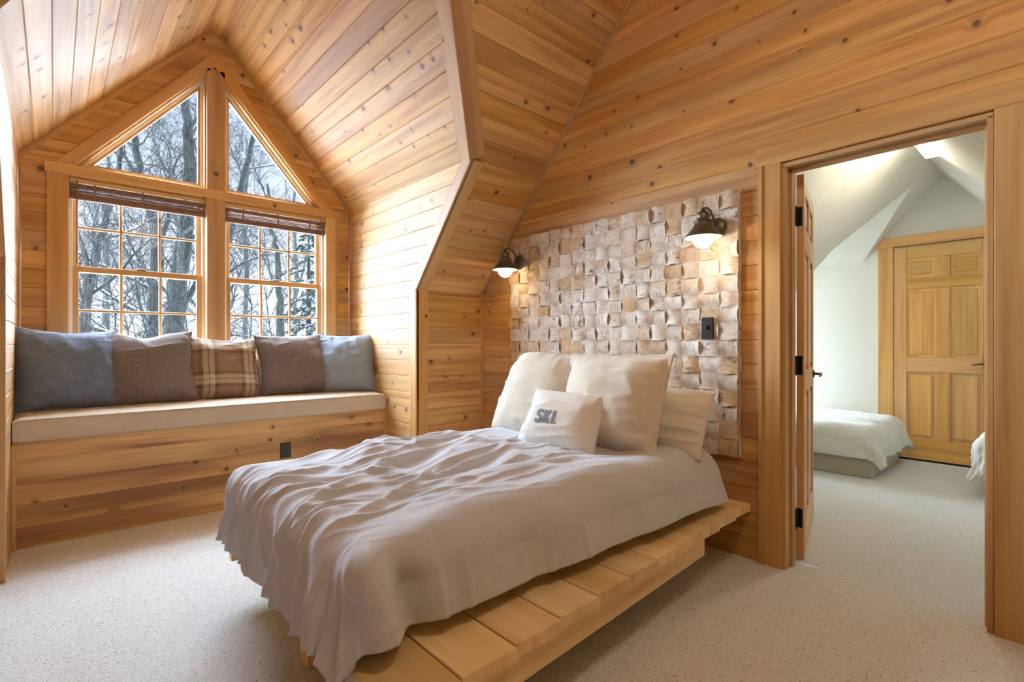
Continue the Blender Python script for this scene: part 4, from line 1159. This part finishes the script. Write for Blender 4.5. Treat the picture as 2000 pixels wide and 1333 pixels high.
def thicket(label, x, pxs, seed):
    r = random.Random(seed); b0 = at(pxs[0], 660, x)
    t = thing('sapling_clump', label, 'sapling', (b0.x, b0.y, -3.5), 'sapling clumps under the trees')
    st, tw = Lump(), Lump()
    for px in pxs:
        p = at(px + r.uniform(-6, 6), r.uniform(470, 600), x + r.uniform(-.8, .8)); b = V((p.x + r.uniform(-.5, .5), p.y + r.uniform(-.9, .9), -3.5)); n = 12
        q = [b.lerp(p, k / n) + V((r.gauss(0, .05), r.gauss(0, .05), 0)) for k in range(n + 1)]; rr = [.035 * (1 - .8 * k / n) for k in range(n + 1)]
        st.add(*tube_data(q, rr, 5, caps=False))
        for k in range(5, n + 1):
            for m in range(2):
                d = rdir(r, (q[k] - q[k - 1]).normalized(), r.uniform(.5, 1.0)); a = q[k]; l = r.uniform(.5, 1.3); w = [a]
                for i in range(5): d = rdir(r, d, .25); w.append(w[-1] + d * l / 5)
                tw.add(*tube_data(w, [.010, .008, .007, .005, .004, .003], 3, caps=False))
                for i in range(1, 6):
                    e = rdir(r, d, .9); tw.add(*tube_data([w[i], w[i] + e * .18 + V((r.gauss(0, .02), r.gauss(0, .02), 0)), w[i] + e * r.uniform(.25, .5)], [.005, .004, .002], 3, caps=False))
    st.build('stems', 'tree_bark', t); tw.build('twigs', 'tree_twig', t)
thicket('tangle of thin bare saplings low behind the left window', -10.5, [135, 160, 190, 215, 245, 268], 61)
thicket('tangle of thin bare saplings beside the thick trunk', -11.0, [285, 315, 340, 368, 395], 62)
thicket('tangle of thin bare saplings low behind the right window', -11.0, [440, 462, 488, 515, 560], 63)
def spruce(label, base, H, seed):
    r = random.Random(seed); t = thing('spruce', label, 'tree', base)
    b = V(base); tube('trunk', [b, b + UP * H], [.16, .02], 'tree_bark', t, 8)
    nd, sn = Lump(), Lump()
    z = .12 * H
    while z < H * .98:
        L = (1 - z / H) * H * .26 + .12
        for k in range(7):
            a = r.uniform(0, 2 * PI); d = V((math.cos(a), math.sin(a), r.uniform(-.35, .05))).normalized(); l = L * r.uniform(.7, 1.1)
            p0 = b + UP * z; ns = max(4, int(l / .10))
            for i in range(1, ns + 1):
                p = p0 + d * (l * i / ns) - UP * .10 * (i / ns) ** 2
                for s_ in (-1, 1, 0):
                    q = (d + V((-d.y, d.x, 0)) * s_ * .9 - UP * .25).normalized(); e = p + q * r.uniform(.10, .20) * (1.15 - .6 * i / ns)
                    nd.add(*tube_data([p, p.lerp(e, .5), e], [.014, .030, .004], 4, caps=False))
                    if r.random() < .30: sn.add(*tube_data([p + UP * .022, e + UP * .02], [.018, .010], 4))
        z += H * .030 * r.uniform(.8, 1.2)
    nd.build('needles', 'spruce_needles', t); sn.build('branch_snow', 'snow', t)
q = at(603, 440, -13.0)
spruce('dark green spruce dusted with snow at the right edge of the right window', (q.x, q.y, -3.5), q.z + 3.5, 9)
